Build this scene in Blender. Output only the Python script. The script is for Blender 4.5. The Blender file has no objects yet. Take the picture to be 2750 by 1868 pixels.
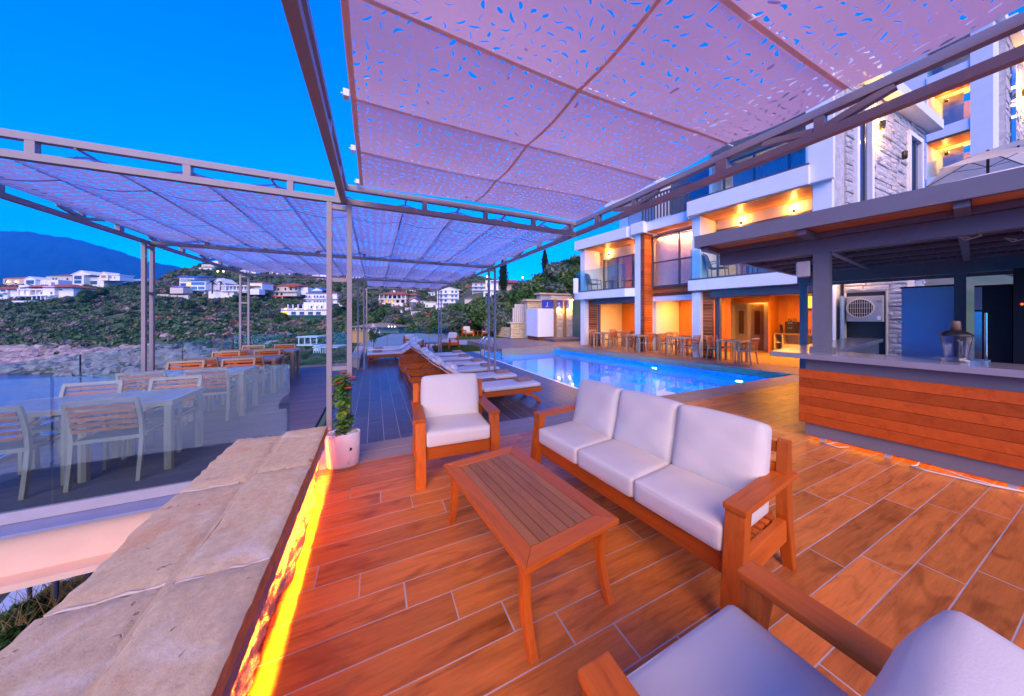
import bpy, bmesh, math, random
import numpy as np
from mathutils import Vector, Matrix
from math import sin, cos, pi, radians as R
random.seed(7); rng = np.random.default_rng(11)
S = bpy.context.scene
C = S.collection
# ---------------------------------------------------------------- camera, sky, sun, exposure
cam = bpy.data.objects.new('camera', bpy.data.cameras.new('camera')); C.objects.link(cam)
cam.location = (0, 0, 1.55); cam.rotation_euler = (R(90), 0, -math.atan(369/800))
cam.data.sensor_width = 36; cam.data.lens = 36*800/2750; cam.data.shift_y = -86/2750
cam.data.clip_start = .02; cam.data.clip_end = 30000
S.camera = cam
W = bpy.data.worlds.new('World'); S.world = W; W.use_nodes = True
wn = W.node_tree.nodes; wl = W.node_tree.links; wn.clear()
def _n(t, **k):
    n = wn.new(t)
    for a, b in k.items(): setattr(n, a, b)
    return n
wo = _n('ShaderNodeOutputWorld'); wb = _n('ShaderNodeBackground'); sk = _n('ShaderNodeTexSky')
sk.sky_type = 'NISHITA'; sk.sun_disc = False; sk.sun_elevation = R(18); sk.sun_rotation = R(203); sk.altitude = 200
sk.air_density = 1.0; sk.dust_density = 0.3; sk.ozone_density = 3.0
SKY_TINT = (0.0, 0.325, 1.10)
mx = _n('ShaderNodeMix', data_type='RGBA', blend_type='MULTIPLY'); mx.inputs[0].default_value = 1
mx.inputs[7].default_value = (*SKY_TINT, 1)
wl.new(sk.outputs[0], mx.inputs[6]); wl.new(mx.outputs[2], wb.inputs[0]); wb.inputs[1].default_value = .15
wl.new(wb.outputs[0], wo.inputs[0])
sun = bpy.data.objects.new('dusk_sun', bpy.data.lights.new('dusk_sun', 'SUN')); C.objects.link(sun)
sun.data.energy = 1.35; sun.data.angle = R(50); sun.data.color = (1, .64, .30)
SUN_EL, SUN_AZ = R(30), R(203)          # azimuth clockwise from +Y, the side the light comes from
sd = Vector((sin(SUN_AZ)*cos(SUN_EL), cos(SUN_AZ)*cos(SUN_EL), sin(SUN_EL)))
sun.rotation_euler = sd.to_track_quat('Z', 'Y').to_euler()
S.view_settings.view_transform = 'Standard'; S.view_settings.look = 'None'
S.view_settings.exposure = 2.05; S.view_settings.gamma = 1; S.view_settings.use_curve_mapping = False
S.render.engine = 'CYCLES'; cy = S.cycles
cy.use_denoising = True; cy.max_bounces = 7; cy.diffuse_bounces = 3; cy.glossy_bounces = 3
cy.transmission_bounces = 5; cy.transparent_max_bounces = 16; cy.volume_bounces = 0
cy.caustics_reflective = False; cy.caustics_refractive = True; cy.sample_clamp_indirect = 6
# ---------------------------------------------------------------- helpers
class MB:
    """collects polygons; build() links them as ONE mesh object"""
    def __init__(s): s.v = []; s.f = []; s.sm = []
    def poly(s, pts, faces, M=None, smooth=False):
        o = len(s.v)
        for p in pts:
            p = Vector(p); s.v.append(tuple(M @ p) if M else tuple(p))
        for f in faces: s.f.append([o+i for i in f]); s.sm.append(smooth)
        return s
    def box(s, a, b, M=None):
        (x0, y0, z0), (x1, y1, z1) = a, b
        return s.poly([(x0,y0,z0),(x1,y0,z0),(x1,y1,z0),(x0,y1,z0),(x0,y0,z1),(x1,y0,z1),(x1,y1,z1),(x0,y1,z1)],
               [(0,3,2,1),(4,5,6,7),(0,1,5,4),(1,2,6,5),(2,3,7,6),(3,0,4,7)], M)
    def bar(s, p, q, w, h=None, up=(0,0,1)):
        """rectangular bar from p to q, w across, h along 'up'"""
        h = h or w; p, q = Vector(p), Vector(q); d = q-p; L = d.length; d.normalize()
        u = Vector(up)
        if abs(d.dot(u)) > .98: u = Vector((0,1,0))
        x = d.cross(u).normalized(); y = x.cross(d).normalized()
        M = Matrix((( *[x[0],y[0],d[0],p[0]],),( *[x[1],y[1],d[1],p[1]],),( *[x[2],y[2],d[2],p[2]],),(0,0,0,1)))
        return s.box((-w/2,-h/2,0),(w/2,h/2,L), M)
    def prism(s, pts2, t0, t1, M=None, axis='z'):
        """extrude a 2-D outline between t0 and t1 along axis"""
        n = len(pts2)
        def P(p, t):
            return (p[0],p[1],t) if axis == 'z' else ((p[0],t,p[1]) if axis == 'y' else (t,p[0],p[1]))
        pts = [P(p,t0) for p in pts2]+[P(p,t1) for p in pts2]
        fs = [tuple(range(n-1,-1,-1)), tuple(range(n,2*n))]+[(i,(i+1)%n,n+(i+1)%n,n+i) for i in range(n)]
        return s.poly(pts, fs, M)
    def tube(s, pts, r, n=8, M=None, cap=True):
        pts = [Vector(p) for p in pts]; rr = r if isinstance(r,(list,tuple)) else [r]*len(pts)
        vs = []; up = Vector((.13,.31,.94))
        for i,p in enumerate(pts):
            d = (pts[min(i+1,len(pts)-1)]-pts[max(i-1,0)]).normalized()
            x = d.cross(up)
            if x.length < .05: x = d.cross(Vector((1,0,0)))
            x.normalize(); y = x.cross(d)
            for k in range(n):
                a = 2*pi*k/n; vs.append(p+(x*cos(a)+y*sin(a))*rr[i])
        fs = [(i*n+k,i*n+(k+1)%n,(i+1)*n+(k+1)%n,(i+1)*n+k) for i in range(len(pts)-1) for k in range(n)]
        s.poly(vs, fs, M, True)
        if cap: s.poly([tuple(v) for v in vs[:n]],[tuple(range(n-1,-1,-1))],M); s.poly([tuple(v) for v in vs[-n:]],[tuple(range(n))],M)
        return s
    def lathe(s, prof, n=20, M=None, cap=True):
        vs = [(r*cos(2*pi*k/n), r*sin(2*pi*k/n), z) for r,z in prof for k in range(n)]
        m = len(prof)
        fs = [(i*n+k,i*n+(k+1)%n,(i+1)*n+(k+1)%n,(i+1)*n+k) for i in range(m-1) for k in range(n)]
        if cap and prof[0][0] > 1e-4: fs.append(tuple(range(n-1,-1,-1)))
        if cap and prof[-1][0] > 1e-4: fs.append(tuple((m-1)*n+k for k in range(n)))
        return s.poly(vs, fs, M, True)
    def ball(s, c, r, n=10, sz=1.0):
        pr = [(max(1e-5,r*sin(pi*i/(n-2))), -r*sz*cos(pi*i/(n-2))) for i in range(n-1)]
        return s.lathe(pr, n, Matrix.Translation(c))
    def mesh(s, name, m, sharp=None):
        me = bpy.data.meshes.new(name); me.from_pydata([tuple(v) for v in s.v], [], s.f)
        me.polygons.foreach_set('use_smooth', s.sm)
        if m: me.materials.append(m)
        me.update(); return me
    def build(s, name, m, parent=None, loc=None, rz=0, bevel=0):
        o = bpy.data.objects.new(name, s.mesh(name, m)); C.objects.link(o)
        if parent is not None: o.parent = parent
        if loc: o.location = loc
        if rz: o.rotation_euler.z = rz
        if bevel:
            bm = bmesh.new(); bm.from_mesh(o.data); bmesh.ops.remove_doubles(bm, verts=bm.verts, dist=1e-5)
            bmesh.ops.bevel(bm, geom=bm.edges[:], offset=bevel, segments=2, affect='EDGES', clamp_overlap=True, profile=.6)
            bm.to_mesh(o.data); bm.free()
        return o
def BX(a, b, M=None): return MB().box(a, b, M)
def npmesh(name, V, F, m, parent=None, smooth=False, attr=None):
    """fast mesh from numpy arrays; F is (n,k)"""
    V = np.asarray(V, dtype=np.float32); F = np.asarray(F, dtype=np.int32); k = F.shape[1]
    me = bpy.data.meshes.new(name)
    me.vertices.add(len(V)); me.vertices.foreach_set('co', V.ravel())
    me.loops.add(F.size); me.loops.foreach_set('vertex_index', F.ravel())
    me.polygons.add(len(F)); me.polygons.foreach_set('loop_start', np.arange(0,F.size,k,dtype=np.int32))
    me.polygons.foreach_set('loop_total', np.full(len(F),k,dtype=np.int32))
    if smooth: me.polygons.foreach_set('use_smooth', np.ones(len(F),dtype=bool))
    me.update(calc_edges=True); me.validate()
    if attr is not None:
        a = me.attributes.new('tone','FLOAT','POINT'); a.data.foreach_set('value', np.asarray(attr,dtype=np.float32))
    me.materials.append(m)
    o = bpy.data.objects.new(name, me); C.objects.link(o)
    if parent is not None: o.parent = parent
    return o
def thing(name, label, cat, loc=(0,0,0), rz=0, group=None):
    o = bpy.data.objects.new(name, None); C.objects.link(o); o.empty_display_size = .1
    o.location = loc; o.rotation_euler.z = rz; o['label'] = label; o['category'] = cat
    if group: o['group'] = group
    return o
def tag(o, label, cat, group=None):
    o['label'] = label; o['category'] = cat
    if group: o['group'] = group
    return o
def struct(o): o['kind'] = 'structure'; return o
def stuff(o): o['kind'] = 'stuff'; return o
def dup(root, loc, rz, label, group=None):
    kids = {}
    def cp(o, parent):
        c = o.copy(); C.objects.link(c)
        if parent is not None: c.parent = parent
        for ch in o.children: cp(ch, c)
        return c
    r = cp(root, None); r.location = loc; r.rotation_euler.z = rz; r['label'] = label
    if group: r['group'] = group
    return r
def frame(ox, oy, ang, oz=0): return Matrix.Translation((ox,oy,oz)) @ Matrix.Rotation(ang,4,'Z')
# a pixel of the reference survey turned into a point of the place (surveying helper)
_th = math.atan(369/800); _c, _s = cos(_th), sin(_th)
def at(px, d, py=None, z=None):
    t = (px-1375)/800; X = d*(_c*t+_s); Y = d*(_c-_s*t)
    return Vector((X, Y, 1.55-(py-848)*d/800 if py is not None else (z or 0)))
# ---------------------------------------------------------------- materials
def mat(name):
    m = bpy.data.materials.new(name); m.use_nodes = True
    nt = m.node_tree; b = nt.nodes['Principled BSDF']
    return m, nt, b
def N(nt, t, **k):
    n = nt.nodes.new(t)
    for a, v in k.items():
        if a.startswith('i_'):
            key = a[2:]; n.inputs[int(key) if key.isdigit() else key].default_value = v
        else: setattr(n, a, v)
    return n
def ramp(nt, stops):
    r = nt.nodes.new('ShaderNodeValToRGB'); e = r.color_ramp.elements
    while len(e) < len(stops): e.new(.5)
    for el,(p,c) in zip(e, stops): el.position = p; el.color = (*c,1) if len(c)==3 else c
    return r
def coords(nt, scale=(1,1,1), rnd=0, src='Object'):
    tc = N(nt,'ShaderNodeTexCoord'); mp = N(nt,'ShaderNodeMapping'); mp.inputs['Scale'].default_value = scale
    nt.links.new(tc.outputs[src], mp.inputs['Vector'])
    if rnd:
        oi = N(nt,'ShaderNodeObjectInfo'); ml = N(nt,'ShaderNodeMath',operation='MULTIPLY'); ml.inputs[1].default_value = rnd
        nt.links.new(oi.outputs['Random'], ml.inputs[0])
        cb = N(nt,'ShaderNodeCombineXYZ')
        for i in range(3): nt.links.new(ml.outputs[0], cb.inputs[i])
        nt.links.new(cb.outputs[0], mp.inputs['Location'])
    return mp.outputs[0]
def plain(name, col, rough=.5, metal=0, spec=.28, var=.08, scale=6, bump=0, bscale=60, emit=None, es=0):
    m, nt, b = mat(name); L = nt.links
    v = coords(nt, (1,1,1), 5)
    n = N(nt,'ShaderNodeTexNoise',i_Scale=scale,i_Detail=5); L.new(v, n.inputs['Vector'])
    r = ramp(nt, [(.25,tuple(c*(1-var) for c in col)),(.75,tuple(min(1,c*(1+var)) for c in col))]); L.new(n.outputs[0], r.inputs[0])
    L.new(r.outputs[0], b.inputs['Base Color'])
    b.inputs['Roughness'].default_value = rough; b.inputs['Metallic'].default_value = metal
    b.inputs['Specular IOR Level'].default_value = spec
    if bump:
        n2 = N(nt,'ShaderNodeTexNoise',i_Scale=bscale,i_Detail=4); L.new(v,n2.inputs['Vector'])
        bp = N(nt,'ShaderNodeBump',i_Strength=bump,i_Distance=.01); L.new(n2.outputs[0],bp.inputs['Height']); L.new(bp.outputs[0],b.inputs['Normal'])
    if emit: b.inputs['Emission Color'].default_value = (*emit,1); b.inputs['Emission Strength'].default_value = es
    return m
def wood(name, c0, c1, axis='X', scale=7, rough=.42, vary=.25, knots=False, bump=.08, coat=0):
    """timber: streaks run along the given local axis; every piece gets its own tone"""
    m, nt, b = mat(name); L = nt.links
    sc = {'X':(.6,7,7),'Y':(7,.6,7),'Z':(7,7,.6)}[axis]
    v = coords(nt, tuple(k*scale/7 for k in sc), 40)
    n = N(nt,'ShaderNodeTexNoise',i_Scale=2.2,i_Detail=9,i_Roughness=.62,i_Distortion=.9); L.new(v,n.inputs['Vector'])
    n2 = N(nt,'ShaderNodeTexNoise',i_Scale=9,i_Detail=6,i_Roughness=.7); L.new(v,n2.inputs['Vector'])
    mixf = N(nt,'ShaderNodeMath',operation='MULTIPLY_ADD',i_1=.45,i_2=0); L.new(n2.outputs[0],mixf.inputs[0])
    ad = N(nt,'ShaderNodeMath',operation='MULTIPLY_ADD',i_1=.62); L.new(n.outputs[0],ad.inputs[0]); L.new(mixf.outputs[0],ad.inputs[2])
    st = [(.33,c1),(.5,tuple((a+2*q)/3 for a,q in zip(c1,c0))),(.68,c0)]
    r = ramp(nt, st); L.new(ad.outputs[0], r.inputs[0])
    oi = N(nt,'ShaderNodeObjectInfo')
    mr = N(nt,'ShaderNodeMapRange',i_3=1-vary,i_4=1+vary); L.new(oi.outputs['Random'], mr.inputs[0])
    hs = N(nt,'ShaderNodeHueSaturation'); L.new(r.outputs[0],hs.inputs['Color']); L.new(mr.outputs[0],hs.inputs['Value'])
    col = hs.outputs[0]
    if knots:
        v2 = coords(nt,(1.2,4,4),40); vo = N(nt,'ShaderNodeTexNoise',i_Scale=1.6,i_Detail=3,i_Distortion=1.2); L.new(v2,vo.inputs['Vector'])
        kr = ramp(nt,[(.30,(.66,.62,.62)),(.46,(1,1,1))]); L.new(vo.outputs[0],kr.inputs[0])
        mm = N(nt,'ShaderNodeMix',data_type='RGBA',blend_type='MULTIPLY',i_0=1.0); L.new(col,mm.inputs[6]); L.new(kr.outputs[0],mm.inputs[7]); col = mm.outputs[2]
    L.new(col, b.inputs['Base Color']); b.inputs['Specular IOR Level'].default_value = .2
    rr = N(nt,'ShaderNodeMapRange',i_3=rough-.08,i_4=rough+.12); L.new(n2.outputs[0],rr.inputs[0]); L.new(rr.outputs[0],b.inputs['Roughness'])
    if bump:
        bp = N(nt,'ShaderNodeBump',i_Strength=bump,i_Distance=.004); L.new(ad.outputs[0],bp.inputs['Height']); L.new(bp.outputs[0],b.inputs['Normal'])
    if coat: b.inputs['Coat Weight'].default_value = coat; b.inputs['Coat Roughness'].default_value = .25
    return m
def glass(name, tint=(.84,.94,.96), refl=.035):
    m, nt, b = mat(name); L = nt.links; nt.nodes.remove(b); out = nt.nodes['Material Output']
    tr = N(nt,'ShaderNodeBsdfTransparent'); tr.inputs[0].default_value = (*tint,1)
    gl = N(nt,'ShaderNodeBsdfGlossy'); gl.inputs['Roughness'].default_value = .02; gl.inputs['Color'].default_value = (.95,.97,1,1)
    lw = N(nt,'ShaderNodeLayerWeight'); pw = N(nt,'ShaderNodeMath',operation='POWER',i_1=5.0); L.new(lw.outputs['Facing'],pw.inputs[0]); ad = N(nt,'ShaderNodeMath',operation='MULTIPLY_ADD',i_1=.7,i_2=refl,use_clamp=True); L.new(pw.outputs[0],ad.inputs[0])
    mx = N(nt,'ShaderNodeMixShader'); L.new(ad.outputs[0],mx.inputs[0]); L.new(tr.outputs[0],mx.inputs[1]); L.new(gl.outputs[0],mx.inputs[2]); L.new(mx.outputs[0],out.inputs[0])
    return m
def emis(name, col, s):
    m, nt, b = mat(name); nt.nodes.remove(b); e = N(nt,'ShaderNodeEmission',i_Strength=s); e.inputs[0].default_value = (*col,1)
    nt.links.new(e.outputs[0], nt.nodes['Material Output'].inputs[0]); return m
def foliage(name, stops, rough=.6, trans=.25):
    """leaf colour chosen by the per-point 'tone' attribute plus fine noise"""
    m, nt, b = mat(name); L = nt.links
    at_ = N(nt,'ShaderNodeAttribute',attribute_name='tone')
    r = ramp(nt, stops); L.new(at_.outputs['Fac'], r.inputs[0])
    L.new(r.outputs[0], b.inputs['Base Color']); b.inputs['Roughness'].default_value = rough; b.inputs['Specular IOR Level'].default_value = .2
    if trans:
        t = N(nt,'ShaderNodeBsdfTranslucent'); L.new(r.outputs[0], t.inputs[0]); mx = N(nt,'ShaderNodeMixShader',i_0=trans)
        L.new(b.outputs[0],mx.inputs[1]); L.new(t.outputs[0],mx.inputs[2]); L.new(mx.outputs[0], nt.nodes['Material Output'].inputs[0])
    return m
def stone(name, c0, c1, scale=3, bump=.5, rough=.85, pits=True):
    m, nt, b = mat(name); L = nt.links; v = coords(nt,(1,1,1),9)
    n = N(nt,'ShaderNodeTexNoise',i_Scale=scale,i_Detail=8,i_Roughness=.65); L.new(v,n.inputs['Vector'])
    r = ramp(nt,[(.32,c1),(.6,c0),(.8,tuple(min(1,k*1.15) for k in c0))]); L.new(n.outputs[0],r.inputs[0])
    col = r.outputs[0]
    n2 = N(nt,'ShaderNodeTexNoise',i_Scale=scale*14,i_Detail=5); L.new(v,n2.inputs['Vector'])
    if pits:
        n3 = N(nt,'ShaderNodeTexNoise',i_Scale=scale*4.5,i_Detail=2); L.new(v,n3.inputs['Vector'])
        pr = ramp(nt,[(.27,(.38,.33,.28)),(.33,(1,1,1))]); L.new(n3.outputs[0],pr.inputs[0])
        mm = N(nt,'ShaderNodeMix',data_type='RGBA',blend_type='MULTIPLY',i_0=.85); L.new(col,mm.inputs[6]); L.new(pr.outputs[0],mm.inputs[7]); col = mm.outputs[2]
    L.new(col,b.inputs['Base Color']); b.inputs['Roughness'].default_value = rough; b.inputs['Specular IOR Level'].default_value = .25
    bp = N(nt,'ShaderNodeBump',i_Strength=bump,i_Distance=.02); L.new(n2.outputs[0],bp.inputs['Height']); L.new(bp.outputs[0],b.inputs['Normal'])
    return m
M = {}
M['teakX'] = wood('teak_x',(.60,.125,.014),(.33,.055,.007),'X')
M['teakY'] = wood('teak_y',(.60,.125,.014),(.33,.055,.007),'Y')
M['teakZ'] = wood('teak_z',(.62,.13,.014),(.35,.057,.007),'Z')
M['slat'] = wood('teak_slat',(.42,.15,.04),(.25,.078,.02),'Y',vary=.12)
M['barX'] = wood('bar_plank',(.60,.105,.012),(.34,.046,.006),'Y',scale=4,vary=.26)
M['tile'] = wood('wood_look_tile',(.74,.215,.042),(.31,.082,.021),'X',scale=8,vary=.20,rough=.34,knots=True)
M['tileY'] = wood('wood_look_tile_dark',(.12,.085,.085),(.065,.045,.05),'Y',scale=4,vary=.2,rough=.30,knots=True)
M['paleTile'] = wood('pale_border_tile',(.34,.25,.20),(.24,.17,.135),'X',scale=4,vary=.08,rough=.45)
M['grout'] = plain('grout',(.52,.43,.37),.8,var=.25,scale=3)
M['deck'] = wood('composite_decking',(.18,.135,.14),(.12,.09,.095),'X',scale=4,vary=.12,rough=.5)
M['steel'] = plain('painted_steel',(.33,.28,.27),.42,var=.05,bump=.03)
M['greyAl'] = plain('grey_aluminium',(.20,.18,.185),.38,var=.05)
M['frameAl'] = plain('taupe_aluminium',(.40,.275,.17),.4,var=.06)
M['white'] = plain('white_render',(.80,.79,.78),.8,var=.03,scale=3,bump=.06,bscale=120)
M['cream'] = plain('cream_render',(.62,.55,.46),.8,var=.06)
M['cushion'] = plain('cushion_cloth',(.70,.62,.51),.9,spec=.08,var=.03,scale=4,bump=.10,bscale=260)
M['mattress'] = plain('mattress_cloth',(.74,.70,.64),.9,spec=.08,var=.03,bump=.08,bscale=200)
M['towel'] = plain('towel_cloth',(.42,.27,.24),.95,var=.1,bump=.5,bscale=220)
M['sling'] = plain('sling_mesh',(.10,.10,.11),.7)
M['anthracite'] = plain('anthracite_aluminium',(.10,.095,.105),.4,var=.05)
M['glass'] = glass('clear_glass'); M['glassT'] = glass('teal_glass',(.74,.92,.95),.045); M['winglass'] = glass('window_glass',(.86,.90,.92),.07)
def limestone(name):
    m, nt, b = mat(name); L = nt.links; v = coords(nt,(1,1,1),9)
    def noise(sc,det=6,ro=.6,dist=0):
        n = N(nt,'ShaderNodeTexNoise',i_Scale=sc,i_Detail=det,i_Roughness=ro,i_Distortion=dist); L.new(v,n.inputs['Vector']); return n.outputs[0]
    def mixin(col, mask, tone, mode='MIX', k=1.0):
        mm = N(nt,'ShaderNodeMix',data_type='RGBA',blend_type=mode); ml = N(nt,'ShaderNodeMath',operation='MULTIPLY',i_1=k); L.new(mask,ml.inputs[0]); L.new(ml.outputs[0],mm.inputs[0]); L.new(col,mm.inputs[6]); mm.inputs[7].default_value=(*tone,1); return mm.outputs[2]
    r0 = ramp(nt,[(.35,(.58,.40,.20)),(.65,(.74,.54,.29))]); L.new(noise(26,8,.75),r0.inputs[0]); col = r0.outputs[0]
    for sc,lo,hi,tone,k in ((3.1,.52,.68,(.68,.32,.14),.75),(2.3,.55,.70,(.78,.66,.47),.8),(5.5,.58,.75,(.42,.34,.26),.6)):
        rr = ramp(nt,[(lo,(0,0,0)),(hi,(1,1,1))]); L.new(noise(sc,7,.68,.6+sc*.1),rr.inputs[0]); col = mixin(col,rr.outputs[0],tone,'MIX',k)
    p = ramp(nt,[(.24,(1,1,1)),(.29,(0,0,0))]); L.new(noise(19,2,.5,.4),p.inputs[0]); col = mixin(col,p.outputs[0],(.33,.22,.13),'MIX',.7)
    L.new(col,b.inputs['Base Color']); b.inputs['Roughness'].default_value=.85; b.inputs['Specular IOR Level'].default_value=.2
    hgt = N(nt,'ShaderNodeMath',operation='MULTIPLY_ADD',i_1=-2.5); L.new(p.outputs[0],hgt.inputs[0]); L.new(noise(70,4,.7),hgt.inputs[2])
    bp = N(nt,'ShaderNodeBump',i_Strength=.45,i_Distance=.006); L.new(hgt.outputs[0],bp.inputs['Height']); L.new(bp.outputs[0],b.inputs['Normal']); return m
M['lime'] = limestone('limestone')
M['rough'] = stone('rough_stone',(.80,.64,.38),(.55,.40,.22),7,1.0,pits=False)
M['wstone'] = stone('white_split_stone',(.62,.58,.55),(.42,.39,.37),5,.9,pits=False)
M['rock'] = stone('shore_rock',(.46,.37,.32),(.15,.12,.11),.6,.8,pits=False)
M['mortar'] = plain('mortar',(.60,.50,.40),.9,bump=.3)
M['pot'] = plain('white_plastic',(.80,.78,.75),.35,var=.02)
M['pebble'] = plain('pebble',(.55,.48,.44),.6,var=.25,scale=20)
M['black'] = plain('black_plastic',(.02,.02,.022),.35)
M['chrome'] = plain('stainless',(.62,.62,.63),.18,metal=1,var=.04)
M['dark'] = plain('dark_panel',(.025,.023,.025),.5)
M['redroof'] = plain('clay_tile_roof',(.40,.11,.05),.8,var=.3,scale=30,bump=.4)
M['panelwood'] = wood('interior_oak',(.62,.25,.045),(.52,.18,.03),'Z',vary=.06)
M['cladX'] = wood('facade_cladding',(.36,.10,.028),(.18,.04,.011),'X',scale=3,vary=.4)
M['soffit'] = wood('soffit_board',(.75,.27,.07),(.55,.17,.04),'X',vary=.25)
M['curtain'] = plain('curtain',(.62,.50,.45),.9,var=.1)
M['warm'] = emis('warm_led',(1,.40,.03),6); M['lampglow'] = emis('lamp_glow',(1,.62,.22),14)
M['litwin'] = emis('lit_window',(1,.45,.05),.6); M['farlamp'] = emis('street_lamp_glow',(1,.55,.25),5)
M['bluepaint'] = plain('blue_paint',(.06,.20,.42),.6); M['blueglass'] = plain('dark_window',(.05,.09,.16),.12,spec=.8)
M['brass'] = plain('timber_post',(.36,.19,.07),.6)
HAZE = 0.00016
# ================================================================ SETTING: terraces, pool, paths
ZL = -.28                                   # level of the lounger terrace
def inpoly(x, y, P):
    r = False
    for i in range(len(P)):
        (x0,y0),(x1,y1) = P[i],P[i-1]
        if (y0 > y) != (y1 > y) and x < (x1-x0)*(y-y0)/(y1-y0)+x0: r = not r
    return r
def slabpoly(name, P, z0, z1, m):
    return struct(MB().prism(P, z0, z1).build(name, m))
# near terrace: grout bed, then one board per tile
near = slabpoly('terrace_floor', [(-.60,-2.2),(14,-2.2),(14,2.6),(10.25,3.0),(10.02,4.03),(-.60,4.03)], -.5, -.0012, M['grout'])
RW, JL, G = .172, 1.30, .0034
tile_mesh = {}
def tile_piece(name, L, Wd, m, parent, x, y, z, th=.012):
    key = (name, round(L,2), Wd, m.name)
    if key not in tile_mesh: tile_mesh[key] = MB().box((-L/2,-Wd/2,-th),(L/2,Wd/2,0)).mesh(name, m)
    o = bpy.data.objects.new(name, tile_mesh[key]); C.objects.link(o); o.parent = parent; o.location = (x,y,z)
    return o
k = 0; nt_ = 0
rest = MB()
for i in range(-19, 22):
    y0 = 1.666 - .172 + RW*i; yc = y0+RW/2
    if yc < -1.6 or y0 > 3.6: continue
    off = (-.26 - .235*i) % JL - JL
    x = off-.5*JL
    while x < 10.2:
        a, b_ = max(x+G, -.56), min(x+JL-G, 10.1 if yc>2.6 else 9.6)
        if b_-a > .06:
            y1 = min(y0+RW-G, 3.535); w = y1-y0-G
            cx_ = (a+b_)/2
            if w > .03:
                if yc > -.75 and cx_ < 8.4 and nt_ < 296: tile_piece('floor_board', round(b_-a,2), round(w,3), M['tile'], near, cx_, y0+G+w/2, 0); nt_ += 1
                else: rest.box((a,y0+G,-.012),(b_,y1,0))
        x += JL
stuff(rest.build('floor_board_rest', M['tile'], near))
for j, (ya, yb) in enumerate([(3.54,3.785),(3.79,4.035)]):
    x = -.455+(-.6 if j else 0)
    while x < 10:
        a, b_ = max(-.455,x+G), min(x+1.6-G, 10.0 if j else 10.07)
        tile_piece('border_board', round(b_-a,2), round(yb-ya-2*G,3), M['paleTile'], near, (a+b_)/2, (ya+yb)/2, 0); x += 1.6
# far terrace in front of the building
PA, PB, PC, PD = (4.60,13.0), (8.6,12.8), (10.0,4.035), (4.72,4.035)       # pool corners
farT = slabpoly('pool_terrace', [(8.62,12.82),(10.03,4.03),(10.25,3.0),(14,2.6),(19.5,3.4),(17.5,17.5),(5.4,18.6),(5.4,12.82)], -.5, -.006, plain('terrace_joint',(.30,.22,.17),.8))
rest = MB(); fp = [(8.63,12.83),(10.04,4.04),(10.27,3.02),(14,2.65),(19.3,3.5),(17.4,17.3),(5.45,18.5),(5.45,12.83)]
FM = frame(10.1,13.06,R(8)-pi/2)           # local x runs along the facade, local y into the house
FMi = FM.inverted()
for i in range(-8, 40):
    for j in range(-30, 20):
        u0, w0 = i*1.2+(j%3)*.4-6, j*.2
        c_ = FM @ Vector((u0+.6, w0+.1, 0))
        cs = [FM @ Vector((u0+a, w0+b_, 0)) for a in (.01,1.19) for b_ in (.008,.192)]
        if all(inpoly(q.x,q.y,fp) for q in cs):
            rest.box((u0+.003,w0+.003,-.012),(u0+1.197,w0+.197,.0), FM)
stuff(rest.build('terrace_board', wood('terrace_tile',(.36,.22,.14),(.25,.14,.09),'X',vary=.1,scale=3), farT))
# pool coping (far side, dark stone) and far end
def edge_strip(name, p, q, w, z0, z1, m, n, parent):
    p, q = Vector((*p,0)), Vector((*q,0)); d = (q-p).normalized(); nrm = Vector((-d.y,d.x,0))*w; L = (q-p).length
    for i in range(n):
        a = p+d*(L*i/n+.003); b_ = p+d*(L*(i+1)/n-.003)
        MB().prism([(a.x,a.y),(b_.x,b_.y),(b_.x+nrm.x,b_.y+nrm.y),(a.x+nrm.x,a.y+nrm.y)], z0, z1).build(name, m, parent)
# lounger terrace
low = slabpoly('lounger_terrace', [(-.78,4.05),(4.66,4.05),(4.58,13.05),(5.4,13.05),(5.4,15.6),(-.78,17.4)], -.9, ZL-.0012, M['grout'])
nl = 0; rest = MB()
for i in range(0, 25):
    x0 = -.78+.2272*i
    if x0 > 4.6: break
    y = 4.06-(i*.37 % 1.35)
    while y < 15.4:
        a, b_ = max(4.06,y+G), min(y+1.35-G, 15.4); xw = min(.2272-2*G, 4.585-x0)
        if b_-a > .05 and xw > .04:
            if nl < 296 and a < 13.5: 
                o = tile_piece('deck_tile', round(xw,3), round(b_-a,2), M['tileY'], low, x0+G+xw/2, (a+b_)/2, ZL); nl += 1
            else: rest.box((x0+G,a,ZL-.012),(x0+G+xw,b_,ZL))
        y += 1.35
stuff(rest.build('deck_tile_rest', M['tileY'], low))
# pool basin, water
m_mos, nt, b = mat('pool_mosaic'); v = coords(nt,(1,1,1))
br = N(nt,'ShaderNodeTexBrick',offset=.5,i_Scale=1.0); br.inputs['Brick Width'].default_value=.05; br.inputs['Row Height'].default_value=.05; br.inputs['Mortar Size'].default_value=.0035
br.inputs['Color1'].default_value=(.002,.18,.64,1); br.inputs['Color2'].default_value=(.006,.30,.82,1); br.inputs['Mortar'].default_value=(.10,.42,.70,1)
wv = N(nt,'ShaderNodeVectorMath',operation='ADD'); sx = N(nt,'ShaderNodeSeparateXYZ'); nt.links.new(v,sx.inputs[0])
ad = N(nt,'ShaderNodeMath',operation='ADD'); nt.links.new(sx.outputs[0],ad.inputs[0]); nt.links.new(sx.outputs[1],ad.inputs[1])
geo = N(nt,'ShaderNodeNewGeometry'); sg = N(nt,'ShaderNodeSeparateXYZ'); nt.links.new(geo.outputs['Normal'],sg.inputs[0])
ab = N(nt,'ShaderNodeMath',operation='ABSOLUTE'); nt.links.new(sg.outputs[2],ab.inputs[0]); gt = N(nt,'ShaderNodeMath',operation='GREATER_THAN',i_1=.5); nt.links.new(ab.outputs[0],gt.inputs[0])
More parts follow.
